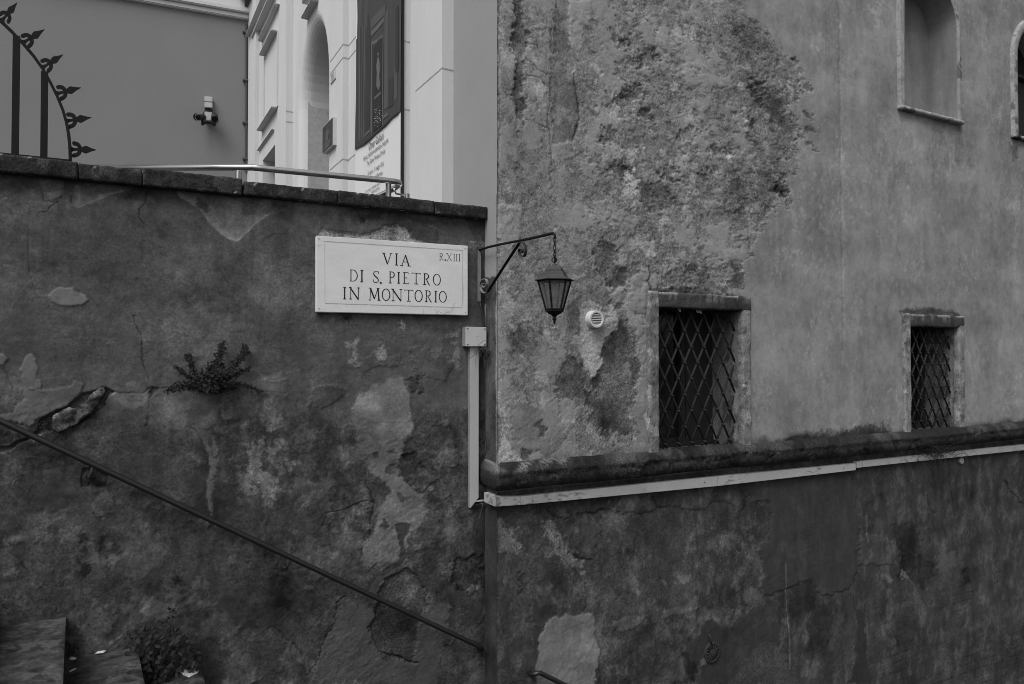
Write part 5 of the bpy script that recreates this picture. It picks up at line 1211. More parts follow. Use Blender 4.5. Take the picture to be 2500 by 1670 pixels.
duct('level_duct', 'raised run of pale cable duct under the stone band, below the far barred window', [2092, 2106, 2386, 2700], None, .042, [(2092, 1128), (2106, 1126), (2386, 1097), (2500, 1085.5), (2700, 1065)], [(2092, 1143), (2106, 1141), (2386, 1111), (2500, 1099), (2700, 1079)])

# ------------------------------------------------------------------ vents and fittings on the church wall
vc = uz(1448, 780, WR)
vo = empty('round_vent', W(vc[0], WR, vc[1]-.06), 'small round white plastic vent with slats between the lantern and the near window', 'vent')
def disc(c, r, w0, w1, n=36, r1=None):
    r1 = r1 or r
    return [W(c[0]+r*math.cos(a), w0, c[1]+r*math.sin(a)) for a in np.linspace(0, 2*math.pi, n+1)[:-1]], [W(c[0]+r1*math.cos(a), w1, c[1]+r1*math.sin(a)) for a in np.linspace(0, 2*math.pi, n+1)[:-1]]
def ringlathe(mb, c, prof, n=36):                # profile (r, w) about the wall normal
    rings = [[W(c[0]+r*math.cos(a), wv, c[1]+r*math.sin(a)) for a in np.linspace(0, 2*math.pi, n+1)[:-1]] for r, wv in prof]
    for A, B in zip(rings[:-1], rings[1:]):
        for k in range(n): mb.quad(A[k], A[(k+1) % n], B[(k+1) % n], B[k])
mb = MB(); ringlathe(mb, vc, [(.068, WR-.02), (.066, WR+.045), (.063, WR+.052), (.050, WR+.052), (.047, WR+.046), (.047, WR+.02)]); put(mb, 'vent_ring', M['vent'], vo, smooth=True)
mb = MB(); A, B = disc(vc, .048, WR+.018, WR+.018); mb.poly(A); put(mb, 'vent_shade', M['dark'], vo)  # black disc standing for the shade behind the slats
mb = MB()
for i in range(7):
    z = -.039+.013*i; hw = math.sqrt(max(.0475**2-z*z, 0))
    mb.hexa([W(vc[0]-hw, WR+.034, vc[1]+z-.003), W(vc[0]+hw, WR+.034, vc[1]+z-.003), W(vc[0]+hw, WR+.048, vc[1]+z-.006), W(vc[0]-hw, WR+.048, vc[1]+z-.006), W(vc[0]-hw, WR+.034, vc[1]+z+.003), W(vc[0]+hw, WR+.034, vc[1]+z+.003), W(vc[0]+hw, WR+.048, vc[1]+z-.001), W(vc[0]-hw, WR+.048, vc[1]+z-.001)])
put(mb, 'vent_slats', M['vent'], vo)
ic = uz(1737.5, 1592, WR)
io = empty('iron_drain_cover', W(ic[0], WR, ic[1]-.08), 'rusty round iron grating with radiating slots low on the wall, right of the pale patch', 'grating')
mb = MB(); ringlathe(mb, ic, [(.085, WR-.01), (.085, WR+.012), (.070, WR+.016), (.066, WR+.008)]); ringlathe(mb, ic, [(.030, WR+.006), (.026, WR+.018), (.001, WR+.02)])
for k in range(14):
    a = 2*math.pi*k/14; mb.tube([W(ic[0]+.024*math.cos(a), WR+.010, ic[1]+.024*math.sin(a)), W(ic[0]+.07*math.cos(a), WR+.010, ic[1]+.07*math.sin(a))], .0055, 6)
put(mb, 'grating', M['rust'], io, smooth=True)
mb = MB(); A, B = disc(ic, .068, WR+.005, WR+.005); mb.poly(A); put(mb, 'hole_shade', M['dark'], io)  # black disc standing for the shade behind the grating
s0, s1 = uz(1732, 1553, WR+.01), uz(1736, 1574, WR+.01); mb = MB(); mb.tube([W(s0[0], WR-.01, s0[1]+.01), W(s0[0], WR+.02, s0[1]), W(s1[0], WR+.014, s1[1])], .007, 8); put(mb, 'hook', M['rust'], io, smooth=True)
cc = uz(2344, 1125, WR)
mb = MB(); ringlathe(mb, cc, [(.034, WR-.01), (.034, WR+.02), (.026, WR+.026), (.014, WR+.026), (.010, WR+.020), (.001, WR+.020)], 24)
tag(put(mb, 'cable_cap', M['ductgrey'], None, smooth=True), 'small round grey cap on the wall just under the raised pale duct', 'cap')

# ------------------------------------------------------------------ handrails
hr = empty('handrail', W(-1.6, 0, -.5), 'dark tubular handrail slanting down across the stained left wall', 'handrail')
a = np.array([*uz(0, 1027, .08)]); b = np.array([*uz(1168, 1577, .08)]); sl_ = (b-a)/np.linalg.norm(b-a)
st = a-sl_*2.5
mb = MB(); mb.tube([W(st[0], .08, st[1])]+[W(*(lambda q: (q[0], .08, q[1]))(a+(b-a)*t)) for t in np.linspace(0, 1, 14)]+[W(b[0]+.022, .078, b[1]-.015), W(b[0]+.033, .07, b[1]-.030), W(b[0]+.036, .055, b[1]-.045), W(b[0]+.036, .0, b[1]-.055)], .0165, 14)
put(mb, 'rail_tube', M['rail'], hr, smooth=True)
for x, y in ((226, 1148), (705, 1368), (1108, 1556)):
    q = uz(x, y, .08); mb = MB()
    z = np.interp(q[0], [a[0], b[0]], [a[1], b[1]])
    mb.tube([W(q[0], .08, z-.012), W(q[0]-.004, .08, z-.05), W(q[0]-.012, .066, z-.072), W(q[0]-.02, .035, z-.078), W(q[0]-.03, -.02, z-.078)], .0085, 10)
    ringlathe(mb, (q[0]-.028, z-.078), [(.028, -.01), (.028, .006), (.010, .010)], 18)
    put(mb, 'rail_bracket', M['rust'], hr, smooth=True)
h2 = empty('handrail', W(1.5, WR, -2.3), 'upper end of a second dark handrail crossing the pale patch on the lower church wall', 'handrail')
q = uz(1318, 1642.5, WR+.08); e = np.array(q)+sl_*3.2
mb = MB(); mb.tube([W(q[0]-.045, WR-.01, q[1]-.02), W(q[0]-.045, WR+.05, q[1]-.016), W(q[0]-.036, WR+.072, q[1]-.004), W(q[0]-.015, WR+.08, q[1]+.002), W(q[0]+.01, WR+.08, q[1]-.006), W(q[0]+.3*.843, WR+.08, q[1]-.3*.538), W(e[0], WR+.08, e[1])], .0165, 14)
put(mb, 'rail_tube', M['rail'], h2, smooth=True)
mb = MB(); z = q[1]-.9*.64; u = q[0]+.9
mb.tube([W(u, WR+.08, z-.01), W(u, WR+.08, z-.06), W(u-.02, WR+.03, z-.078), W(u-.02, WR-.01, z-.078)], .0085, 10); put(mb, 'rail_bracket', M['rust'], h2, smooth=True)

# ------------------------------------------------------------------ iron fan guard on the coping
wf = -.16
fu = lambda x, y: (lambda q: W(q[0], wf, q[1]))(uz(x/3.647, y/3.647, wf))
fan = empty('spiked_fan_guard', fu(320, 1400), 'black iron fan guard with arrowhead spikes standing on the left end of the coping', 'iron guard')
out = [(-900, -520), (-700, -430), (-420, -230), (-200, -20), (0, 182), (100, 278), (200, 382), (300, 500), (380, 612), (450, 738), (510, 858), (560, 980), (592, 1090), (612, 1200), (622, 1300), (628, 1445)]
def flatbar(mb, P_, hw, ht):                                   # bar of rectangular section lying in the fan's plane
    n3 = Vector((N2[0], N2[1], 0))
    n = len(P_); rings = []
    for i in range(n):
        t = (P_[min(i+1, n-1)]-P_[max(i-1, 0)]).normalized(); s = t.cross(n3).normalized()
        rings.append([P_[i]+s*hw+n3*ht, P_[i]-s*hw+n3*ht, P_[i]-s*hw-n3*ht, P_[i]+s*hw-n3*ht])
    for A, B in zip(rings[:-1], rings[1:]):
        for k in range(4): mb.quad(A[k], A[(k+1) % 4], B[(k+1) % 4], B[k])
    mb.poly(rings[0]); mb.poly(rings[-1])
mb = MB(); flatbar(mb, [fu(*p) for p in out], .0075, .012); put(mb, 'curved_bar', M['iron'], fan)
for (x0, y0), (x1, y1) in (((148, 320), (134, 1400)), ((398, 640), (390, 1420)), ((-110, 70), (-122, 1380)), ((-360, -180), (-375, 1360)), ((-610, -370), (-620, 1340))):
    mb = MB(); flatbar(mb, [fu(x0, y0), fu(x1, y1)], .0165, .010); put(mb, 'upright_bar', M['iron'], fan)
mb = MB(); flatbar(mb, [fu(-900, 1290), fu(-400, 1338), fu(0, 1372), (fu(634, 1436))], .007, .012); put(mb, 'base_bar', M['iron'], fan)
def spear(p0, p1):
    A, B = Vector((*p0, 0)), Vector((*p1, 0)); ax = B-A; L_ = ax.length; ax /= L_; sd_ = Vector((-ax.y, ax.x, 0))
    f = lambda a_, s_: fu(*(A+ax*a_*L_+sd_*s_*L_)[:2])
    n3 = Vector((N2[0], N2[1], 0))*.006
    mb = MB()
    def pl(pts): mb.prism([f(*p)-n3/2 for p in pts], n3)
    pl([(-.03, .16), (.06, .075), (.16, .05), (.30, .05), (.34, .075), (.34, -.075), (.30, -.05), (.16, -.05), (.06, -.075), (-.03, -.16)])
    pl([(.34, .05), (.56, .15), (.62, .14), (.78, .07), (1.0, .0), (.78, -.07), (.62, -.14), (.56, -.15), (.34, -.05)])
    for sg in (1, -1):
        c = [(.27, .04), (.25, .10), (.19, .15), (.12, .15), (.05, .20), (.04, .27), (.09, .32), (.15, .31), (.22, .30), (.32, .25), (.39, .17), (.42, .09), (.38, .02)]
        pl([(p, q_*sg) for p, q_ in c])
    put(mb, 'spike', M['iron'], fan)
for p in (((20, 180), (155, 22)), ((208, 380), (398, 262)), ((382, 600), (563, 486)), ((505, 835), (722, 780)), ((588, 1078), (816, 1045)), ((632, 1330), (860, 1335)), ((-190, -10), (-110, -200))): spear(*p)

# ------------------------------------------------------------------ steel handrail behind the coping
ws = -.30
q1 = uz(615, 409, ws); q2 = uz(955, 442, ws)
zr = (q1[1]+q2[1])/2
srl = empty('steel_handrail', W(q2[0], ws, zr-.5), 'bright steel handrail on a post just behind the dark coping', 'handrail')
A = W(q1[0], ws, q1[1]); B = W(q2[0], ws, q2[1])
r0 = ray(180, 409.5); dA = A.y*1.03; P0 = Vector((r0[0]*dA/r0[1], dA, EYE+r0[2]*dA/r0[1]))
m1 = A+(P0-A).normalized()*.06; m2_ = A+(B-A).normalized()*.06
nv = Vector((N2[0], N2[1], 0)); dv_ = Vector((D2[0], D2[1], 0))
hook = [B+dv_*.03, B+dv_*.065-nv*.012, B+dv_*.078-nv*.045+Vector((0, 0, -.006)), B+dv_*.068-nv*.085+Vector((0, 0, -.018)), B+dv_*.04-nv*.13+Vector((0, 0, -.035)), B-dv_*.10-nv*.33+Vector((0, 0, -.10)), B-dv_*.35-nv*.70+Vector((0, 0, -.25))]
mb = MB(); mb.tube([P0, m1, A, m2_]+[A+(B-A)*t for t in (.3, .6, .9)]+[B]+hook, .0215, 16); put(mb, 'rail_tube', M['steel'], srl, smooth=True)
for x in (582, 952):
    if x < 600: t = (A.x/A.y); rr = ray(x, 420); p = Vector((rr[0]*dA*.99/rr[1], dA*.99, 0))
    else:
        q = uz(955, 450, ws-.0); p = W(q[0]-.02, ws, 0)
    mb = MB(); mb.tube([(p.x, p.y, zr+EYE-.015), (p.x, p.y, zr+EYE-1.1)], .021, 16); put(mb, 'post', M['steel'], srl, smooth=True)
q = uz(994, 480, ws-.1); mb = MB(); mb.tube([W(q[0], ws-.1, q[1]+.02), W(q[0], ws-.1, q[1]-.8)], .020, 14); mb.tube([W(q[0]-.11, ws-.08, q[1]+.045), W(q[0]-.09, ws-.09, q[1]+.012), W(q[0], ws-.1, q[1]+.005)], .008, 8); put(mb, 'post', M['steel'], srl, smooth=True)

# ------------------------------------------------------------------ terrace and white building behind
tz = .55
mb = MB(); mb.poly([W(-40, -.5, tz), W(UR, -.5, tz), W(UR, -40, tz), W(-40, -40, tz)]); tag(put(mb, 'terrace_pavement', M['ground']), kind='structure')
fd = np.array([280-1250, 1667.]); fd /= np.linalg.norm(fd); fnv = np.array([-fd[1], fd[0]])           # along the facade, away; out of it, to the left
if fnv@np.array([0, 1.]) > 0: fnv = -fnv
rq = ray(1107, 300); t = ((O2+UR*D2)@D2)/(rq[:2]@D2); Q = rq[:2]*t                # where the block meets the church side
rc = ray(1079, 300); Mx = np.array([[rc[0], -fnv[0]], [rc[1], -fnv[1]]]); tt = np.linalg.solve(Mx, Q); Cc = rc[:2]*tt[0]
def Fp(t, o, z): p = Cc+t*fd+o*fnv; return Vector((p[0], p[1], z+EYE))
def ft(px_, py_, o):                                                              # pixel -> (t, z) on the facade plane at offset o
    r = ray(px_, py_); oo = Cc+o*fnv; k = (oo@fnv)/(r[:2]@fnv); P_ = r*k
    return (P_[:2]-Cc)@fd, P_[2]
def near_off(px_, t):                                                             # offset of a point seen at px_ in the plane square to the facade at t
    r = ray(px_, 300); P0_ = Cc+t*fd; k = (P0_@fd)/(r[:2]@fd); return (r[:2]*k-Cc)@fnv
ta = ft(1000, 300, 0)[0]; o1 = near_off(985, ta)
tb = ft(851, 300, o1)[0]; o2 = near_off(837, tb)
tc = ft(715.5, 300, o2)[0]; o3 = near_off(698, tc)
td = ft(632.6, 300, o3)[0]; o4 = near_off(623, td)
te = ft(605, 200, o4)[0]
print('facade', Cc, ta, o1, tb, o2, tc, o3, td, o4, te)
ZTOP = 9.5; ZBOT = tz
fb = empty('white_building', Fp(2, 0, tz), 'bright white stone-fronted building with a tall arched doorway behind the terrace', 'building')
def fbox(mb, t0, t1, oa, ob, z0, z1): mb.hexa([Fp(t0, oa, z0), Fp(t1, oa, z0), Fp(t1, ob, z0), Fp(t0, ob, z0), Fp(t0, oa, z1), Fp(t1, oa, z1), Fp(t1, ob, z1), Fp(t0, ob, z1)])
mb = MB()
fbox(mb, 0, ta, -1.2, 0, ZBOT, ZTOP); fbox(mb, ta, tb, -1.2, o1, ZBOT, ZTOP)
# arch bay
A0 = ft(797, 300, o2)[0]; A1 = ft(733, 300, o2)[0]; AS = ft(797, 204, o2)[1]; AR = (A1-A0)/2; AC = (A0+A1)/2
AH = ft((797+733)/2+8, 55, o2)[1]-AS; rb = .13
print('arch', A0, A1, AS, AR, AH)
na = 24
arc = [(AC-AR*math.cos(a), AS+AH*math.sin(a)) for a in np.linspace(0, math.pi, na+1)]
arco = [(AC-(AR+rb)*math.cos(a), AS+(AH+rb*1.4)*math.sin(a)) for a in np.linspace(0, math.pi, na+1)]
mb.quad(Fp(tb, o2, ZBOT), Fp(A0-rb, o2, ZBOT), Fp(A0-rb, o2, AS), Fp(tb, o2, AS)); mb.quad(Fp(A1+rb, o2, ZBOT), Fp(tc, o2, ZBOT), Fp(tc, o2, AS), Fp(A1+rb, o2, AS))
mb.quad(Fp(tb, o2, AS), Fp(arco[0][0], o2, AS), Fp(arco[0][0], o2, ZTOP), Fp(tb, o2, ZTOP)); mb.quad(Fp(arco[-1][0], o2, AS), Fp(tc, o2, AS), Fp(tc, o2, ZTOP), Fp(arco[-1][0], o2, ZTOP))
for p, q in zip(arco[:-1], arco[1:]): mb.quad(Fp(p[0], o2, p[1]), Fp(q[0], o2, q[1]), Fp(q[0], o2, ZTOP), Fp(p[0], o2, ZTOP))
mb.quad(Fp(tb, o2, ZBOT), Fp(tb, o2, ZTOP), Fp(tb, o1-.5, ZTOP), Fp(tb, o1-.5, ZBOT))
put(mb, 'facade', M['white'], fb)
mb = MB()                                                                           # rounded mouth of the doorway, reveals and barrel
ent = [(A0, ZBOT)]+arc+[(A1, ZBOT)]; ento = [(A0-rb, ZBOT)]+arco+[(A1+rb, ZBOT)]
K = 7; rings = []
for k in range(K+1):
    a = math.pi/2*k/K
    rings.append([Fp(p[0]+(q[0]-p[0])*(1-math.sin(a)), o2-rb*1.3*(1-math.cos(a)), p[1]+(q[1]-p[1])*(1-math.sin(a))) for p, q in zip(ent, ento)])
rings.append([Fp(p[0], o2-1.9, p[1]) for p in ent])
for A_, B_ in zip(rings[:-1], rings[1:]):
    for i in range(len(A_)-1): mb.quad(A_[i], A_[i+1], B_[i+1], B_[i])
arch = empty('arched_doorway', Fp(AC, o2, tz)-root_loc(fb)); arch.parent = fb
put(mb, 'arch_reveal', M['white'], arch, smooth=True)
mb = MB(); mb.poly([Fp(p[0], o2-1.89, p[1]) for p in ent]); put(mb, 'dark_back', M['shutter'], arch)  # dark sheet standing for the unlit depth of the arch
zd = ft(745, 311, o2-.4)[1]
mb = MB(); fbox(mb, A1-.012, A1+.05, o2-1.85, o2-rb*.8, ZBOT, zd); fbox(mb, A0-.05, A0+.012, o2-1.85, o2-rb*.8, ZBOT, zd); put(mb, 'stone_dado', M['marbled'], arch)
# bays beyond the arch, with panels, hoods and a small door
mb = MB()
T0 = ft(672, 300, o3)[0]; 
dtop = ft(672, 352, o3)[1]; D0 = ft(671.5, 380, o3)[0]; D1 = ft(641.5, 380, o3)[0]
mb.quad(Fp(tc, o3, ZBOT), Fp(D0, o3, ZBOT), Fp(D0, o3, ZTOP), Fp(tc, o3, ZTOP)); mb.quad(Fp(D1, o3, ZBOT), Fp(td, o3, ZBOT), Fp(td, o3, ZTOP), Fp(D1, o3, ZTOP)); mb.quad(Fp(D0, o3, dtop), Fp(D1, o3, dtop), Fp(D1, o3, ZTOP), Fp(D0, o3, ZTOP))
mb.quad(Fp(tc, o3, ZBOT), Fp(tc, o3, ZTOP), Fp(tc, o2-.4, ZTOP), Fp(tc, o2-.4, ZBOT))
mb.quad(Fp(D1, o3, ZBOT), Fp(D1, o3, dtop), Fp(D1, o3-1, dtop), Fp(D1, o3-1, ZBOT)); mb.quad(Fp(D0, o3, ZBOT), Fp(D0, o3, dtop), Fp(D0, o3-1, dtop), Fp(D0, o3-1, ZBOT)); mb.quad(Fp(D0, o3, dtop), Fp(D1, o3, dtop), Fp(D1, o3-1, dtop), Fp(D0, o3-1, dtop)); mb.quad(Fp(D0, o3-.99, ZBOT), Fp(D1, o3-.99, ZBOT), Fp(D1, o3-.99, dtop), Fp(D0, o3-.99, dtop))
fbox(mb, td, te+.4, o3-1, o4, ZBOT, ZTOP)
put(mb, 'side_bays', M['white'], fb)
def ledge(x0, y0, x1, y1, o, pr, th, name, m):                                      # moulding seen from below between two pixels
    a = ft(x0, y0, o); b = ft(x1, y1, o); z = (a[1]+b[1])/2
    mb = MB(); fbox(mb, min(a[0], b[0]), max(a[0], b[0]), o-.02, o+pr, z, z+th); put(mb, name, m, fb, bevel=.01)
ledge(646, 138, 677, 78, o3, .09, .03, 'window_hood', M['stone'])
ledge(640, 319, 678, 268, o3, .09, .03, 'window_sill', M['stone'])
ledge(633, 371, 670, 317, o3, .04, .02, 'string_course', M['stone'])
ledge(640, 102, 683, 14, o3, .07, .025, 'string_course', M['stone'])
ledge(625.5, 85, 675, 0, o3, .09, .04, 'window_hood', M['stone'])
ledge(609, 87, 650, 0, o4, .07, .03, 'string_course', M['stone'])
a = ft(646, 200, o3); b = ft(680, 200, o3); zA = ft(646, 319, o3)[1]; zB = ft(677, 78, o3)[1]
for tq in (a[0]-.05, b[0]):
    mb = MB(); fbox(mb, tq, tq+.05, o3-.01, o3+.018, zA+.06, zB-.03); put(mb, 'panel_moulding', M['stone'], fb)
ledge(751, 48, 778, 5, o2, .09, .03, 'arch_ledge', M['stone'])
mb = MB(); c = ft(763, 6, o2); 
for k in range(3): mb.tube([Fp(c[0]+.1*k-.1, o2, c[1]+.1), Fp(c[0]+.1*k-.1, o2+.09, c[1]+.1)], .09, 14)
put(mb, 'carved_emblem', M['stone'], fb, smooth=True)
# fine masonry joints
mb = MB()
def jl(x0, y0, x1, y1, o): 
    a = ft(x0, y0, o); b = ft(x1, y1, o); z = (a[1]+b[1])/2; fbox(mb, min(a[0], b[0]), max(a[0], b[0]), o-.002, o+.0025, z-.006, z+.006)
for y in (166,): 
    z = ft(1079, y, 0)[1]; t1 = ft(1015, 224, 0)[0]; fbox(mb, -.0025, t1, -.3, .0025, z-.005, z+.005)
for y in (109, 141, 388):
    z = ft(837, y, o2)[1]; t1 = ft(804, 140, o2)[0]; fbox(mb, A0*1.0-rb*1.2, tb, o2-.002, o2+.003, z-.006, z+.006); fbox(mb, tb-.003, tb+.003, o1, o2+.003, z-.006, z+.006)
    fbox(mb, tb-.25, tb-.003, o1-.002, o1+.003, z-.006, z+.006); fbox(mb, tc-.003, tc+.003, o2, o3+.002, z-.006, z+.006)
for y in (100, 266): z = ft(985, y, o1)[1]; fbox(mb, ta-.003, ta+.003, 0, o1, z-.005, z+.005)
put(mb, 'stone_joints', M['joint'], fb)
# house number tile
a = ft(810, 206, o2+.01); b = ft(818.5, 164, o2+.01)
hn = empty('house_number', Fp(a[0], o2, a[1]), 'small pale square house number tile reading 5 on the white building beside the arch', 'house number')
t0, t1 = min(a[0], b[0]), max(a[0], b[0])+.06; zm = (a[1]+b[1])/2; zh = abs(a[1]-b[1])/2*.72
mb = MB(); fbox(mb, t0, t1, o2-.01, o2+.012, zm-zh, zm+zh); put(mb, 'tile', M['stone'], hn, bevel=.003)
mb = MB(); tm = (t0+t1)/2; hw = (t1-t0)*.22
def fstroke(mb, pts, wd, o):
    for p, q in zip(pts[:-1], pts[1:]):
        d_ = Vector((q[0]-p[0], q[1]-p[1])); nn = Vector((-d_.y, d_.x)).normalized()*wd/2; d_ = d_.normalized()*wd*.3
        mb.quad(Fp(p[0]-d_.x+nn.x, o, p[1]-d_.y+nn.y), Fp(q[0]+d_.x+nn.x, o, q[1]+d_.y+nn.y), Fp(q[0]+d_.x-nn.x, o, q[1]+d_.y-nn.y), Fp(p[0]-d_.x-nn.x, o, p[1]-d_.y-nn.y))
hz_ = zh*.6
fstroke(mb, [(tm-hw, zm+hz_), (tm+hw, zm+hz_), (tm+hw, zm+.1*hz_), (tm, zm+.2*hz_), (tm-hw, zm-.2*hz_), (tm-hw, zm-.7*hz_), (tm, zm-hz_), (tm+hw, zm-.8*hz_)], .018, o2+.014)
put(mb, 'numeral', M['joint'], hn)
# dark plaque
a = ft(798, 340, o2); b = ft(822, 340, o2); zt_ = ft(822, 287, o2)[1]; zb_ = ft(798, 377, o2)[1]
pq = empty('wall_plaque', Fp(a[0], o2, zb_), 'dark metal plaque on a pale backing beside the arched doorway', 'plaque')
mb = MB(); fbox(mb, min(a[0], b[0])-.0, max(a[0], b[0])+.0, o2-.01, o2+.045, zb_, zt_); put(mb, 'plaque_backing', M['stone'], pq)
mb = MB(); fbox(mb, min(a[0], b[0])+.004, max(a[0], b[0])-.004, o2+.0452, o2+.052, zb_+.012, zt_-.012); put(mb, 'plaque_plate', mat('dark_plaque', .05, .5, .2, 5, .15, 50, .1), pq)
mb = MB(); tm = (a[0]+b[0])/2; 
for k in range(5): z = zt_-.30-(zt_-zb_-.4)*k/5; fbox(mb, tm-.12+.02*(k % 2), tm+.12-.03*(k % 3), o2+.0522, o2+.0535, z, z+.018)
mb.tube([Fp(tm, o2+.052, zt_-.16), Fp(tm, o2+.056, zt_-.16)], .07, 12)
put(mb, 'worn_relief', flat('print', .09), pq)

# ------------------------------------------------------------------ exhibition banner
ob = o1+.03
bt0 = ft(978, 300, ob)[0]; bt1 = ft(868, 300, ob)[0]; bz0 = tz+.25
ban = empty('exhibition_banner', Fp(bt0, o1, bz0), 'tall exhibition banner with a dark chapel picture above white lettering hanging on the white building', 'banner')
mb = MB()
nb_ = 14; FR = []
for k in range(nb_+1):
    t = bt0+(bt1-bt0)*k/nb_; FR.append((t, ob+.003*math.sin(k*1.1)*(k/nb_)))
for (p, q) in zip(FR[:-1], FR[1:]): mb.quad(Fp(p[0], p[1], bz0), Fp(q[0], q[1], bz0), Fp(q[0], q[1], 7.6), Fp(p[0], p[1], 7.6))
put(mb, 'canvas', M['banner'], ban, smooth=True)
mb = MB(); fbox(mb, bt0-.012, bt0-.001, o1+.002, ob, bz0, 7.6); put(mb, 'dark_edge', M['dark'], ban)
def bp(x, y, k=0): t, z = ft(x/3.136+580, y/3.136, ob+.006+.0012*k); return Fp(t, ob+.006+.0012*k, z)
def pr(polys, v, k, name='picture'):
    mb = MB()
    for p in polys: mb.poly([bp(x, y, k) for x, y in p])
    return put(mb, name, flat('print', v), ban)
E0 = [(897, 1146), (925, 1130), (970, 1102), (1020, 1060), (1060, 1020), (1100, 985), (1130, 960), (1180, 905), (1228, 868), (1247, 852)]
pr([[(x, y) for x, y in E0]+[(1254, 0), (1256, -900), (905, -600), (918, 130)]], .05, 0)
pr([[(925, 1090), (975, 1050), (985, 300), (1000, 30), (1000, -500), (930, -500), (925, 300)]], .06, 1)
pr([[(940, 1080), (955, 1070), (965, 200), (975, -300), (955, -300), (945, 300)], [(905, 1130), (915, 1122), (915, 300), (908, 300)]], .045, 2)
pr([[(980, 1000), (1010, 975), (1020, 300), (1000, 100), (985, 300)]], .035, 2)
pr([[(1020, 240), (1062, 200), (1120, 130), (1122, 165), (1060, 240), (1022, 280)], [(1024, 320), (1070, 300), (1115, 255), (1115, 275), (1075, 322), (1026, 350)], [(1018, 990), (1030, 1035), (1030, 330), (1022, 330)], [(1110, 270), (1118, 265), (1112, 960), (1106, 965)], [(970, 1030), (1010, 990), (1014, 1010), (972, 1046)], [(1110, 890), (1150, 860), (1155, 880), (1112, 915)], [(1020, 1040), (1100, 968), (1104, 980), (1024, 1052)]], .10, 3)
pr([[(1022, 150), (1130, 30), (1130, 110), (1062, 180), (1022, 225)], [(1122, 840), (1150, 820), (1152, 60), (1125, 110)], [(1196, 780), (1222, 750), (1222, 500), (1198, 520)]], .075, 2)
pr([[(930, 1085), (936, 1080), (940, 200), (934, 200)], [(948, 1072), (952, 1068), (958, 200), (952, 200)], [(962, 1062), (968, 1056), (978, 200), (970, 200)]], .085, 4)
pr([[(1240, 820), (1247, 815), (1250, 100), (1243, 100)]], .07, 3)
pr([[(1155, 830), (1190, 800), (1190, 590), (1158, 610)], [(1205, 560), (1230, 540), (1230, 40), (1208, 60)]], .03, 3)
pr([[(1036, 1010), (1100, 962), (1108, 290), (1080, 300), (1040, 370)]], .022, 4)
pr([[(1062, 660), (1066, 560), (1062, 500), (1070, 450), (1078, 430), (1086, 460), (1090, 520), (1084, 580), (1090, 650), (1080, 690)], [(1072, 430), (1071, 405), (1078, 398), (1082, 420)]], .12, 5)
pr([[(1045, 745), (1095, 700), (1095, 720), (1045, 765)]], .10, 5)
mb = MB()
for i in range(46):
    x = random.uniform(1046, 1100); y = random.triangular(800, 990, 880); y = min(y, 1000-(x-1040)*.6)
    s = random.uniform(2, 4.2); mb.poly([bp(x+s*.5*math.cos(a), y+s*math.sin(a), 6) for a in np.linspace(0, 6.28, 7)[:-1]])
put(mb, 'flower_dots', flat('print', .5), ban)
pr([[(897, 1146), (925, 1130), (970, 1102), (1020, 1060), (1060, 1020), (1100, 985), (1130, 960), (1180, 905), (1228, 868), (1228, 850), (1180, 888), (1130, 942), (1060, 1000), (1000, 1055), (925, 1112), (897, 1125)]], .03, 7)
def btext(s, x, y, h_px, x_end, ital=.2, v=.10):
    """text on the banner: starts (left = far side) at pixel x,y of the zoomed view and runs to x_end"""
    cu = bpy.data.curves.new('lettering', 'FONT'); cu.body = s; cu.shear = ital; cu.offset = .006
    tmp = bpy.data.objects.new('tmp', cu); COL.objects.link(tmp)
    dg = bpy.context.evaluated_depsgraph_get(); me = bpy.data.meshes.new_from_object(tmp.evaluated_get(dg))
    bpy.data.objects.remove(tmp)
    o = ob+.0075
    tl, zl = ft(x/3.136+580, y/3.136, o); tr_, _ = ft(x_end/3.136+580, y/3.136, o)
    xs = [v_.co.x for v_ in me.vertices]; L_ = max(xs)-min(xs); sx = (tl-tr_)/L_
    h = 1.22*h_px/3.136/1667*np.hypot(*(Cc+tl*fd))
    mb = MB(); base = len(mb.v)
    mb.v = [Fp(tl-(v_.co.x-min(xs))*sx, o, zl+v_.co.y/.7*h) for v_ in me.vertices]; mb.f = [list(p.vertices) for p in me.polygons]; mb.mi = [0]*len(mb.f)
    put(mb, 'lettering', flat('print', v), ban); bpy.data.meshes.remove(me)
btext('Omar Galliani', 1003, 1150, 44, 1117, .1, .06)
btext('Estasi mistica e pienezza creativa', 963, 1230, 24, 1150)
btext("Per Santa Teresa d'Avila", 990, 1268, 24, 1126)
btext('22 aprile - 31 maggio 2016', 995, 1345, 22, 1116)
btext('Tempietto del Bramante', 1010, 1395, 22, 1108)
btext('Da martedi a domenica dalle 10', 978, 1478, 16, 1092)
btext('ingresso gratuito', 1025, 1480, 16, 1085)

# ------------------------------------------------------------------ grey building closing the court at the left
pF = Cc+te*fd+o4*fnv
gd = np.array([5420-1250, 1667.]); gd /= np.linalg.norm(gd); gn = np.array([gd[1], -gd[0]])
def Gp(s, o, z): p = pF+s*gd+o*gn; return Vector((p[0], p[1], z+EYE))
def gs(px_, py_, o):
    r = ray(px_, py_); oo = pF+o*gn; k = (oo@gn)/(r[:2]@gn); P_ = r*k
    return (P_[:2]-pF)@gd, P_[2]
gb_ = empty('grey_building', Gp(-3, 0, tz), 'plain grey rendered building closing the court behind the iron fan guard', 'building')
zc0 = gs(605, 51, 0)[1]; zc1 = gs(605, 37, 0)[1]
def gbox(mb, s0, s1, oa, ob_, z0, z1): mb.hexa([Gp(s0, oa, z0), Gp(s1, oa, z0), Gp(s1, ob_, z0), Gp(s0, ob_, z0), Gp(s0, oa, z1), Gp(s1, oa, z1), Gp(s1, ob_, z1), Gp(s0, ob_, z1)])
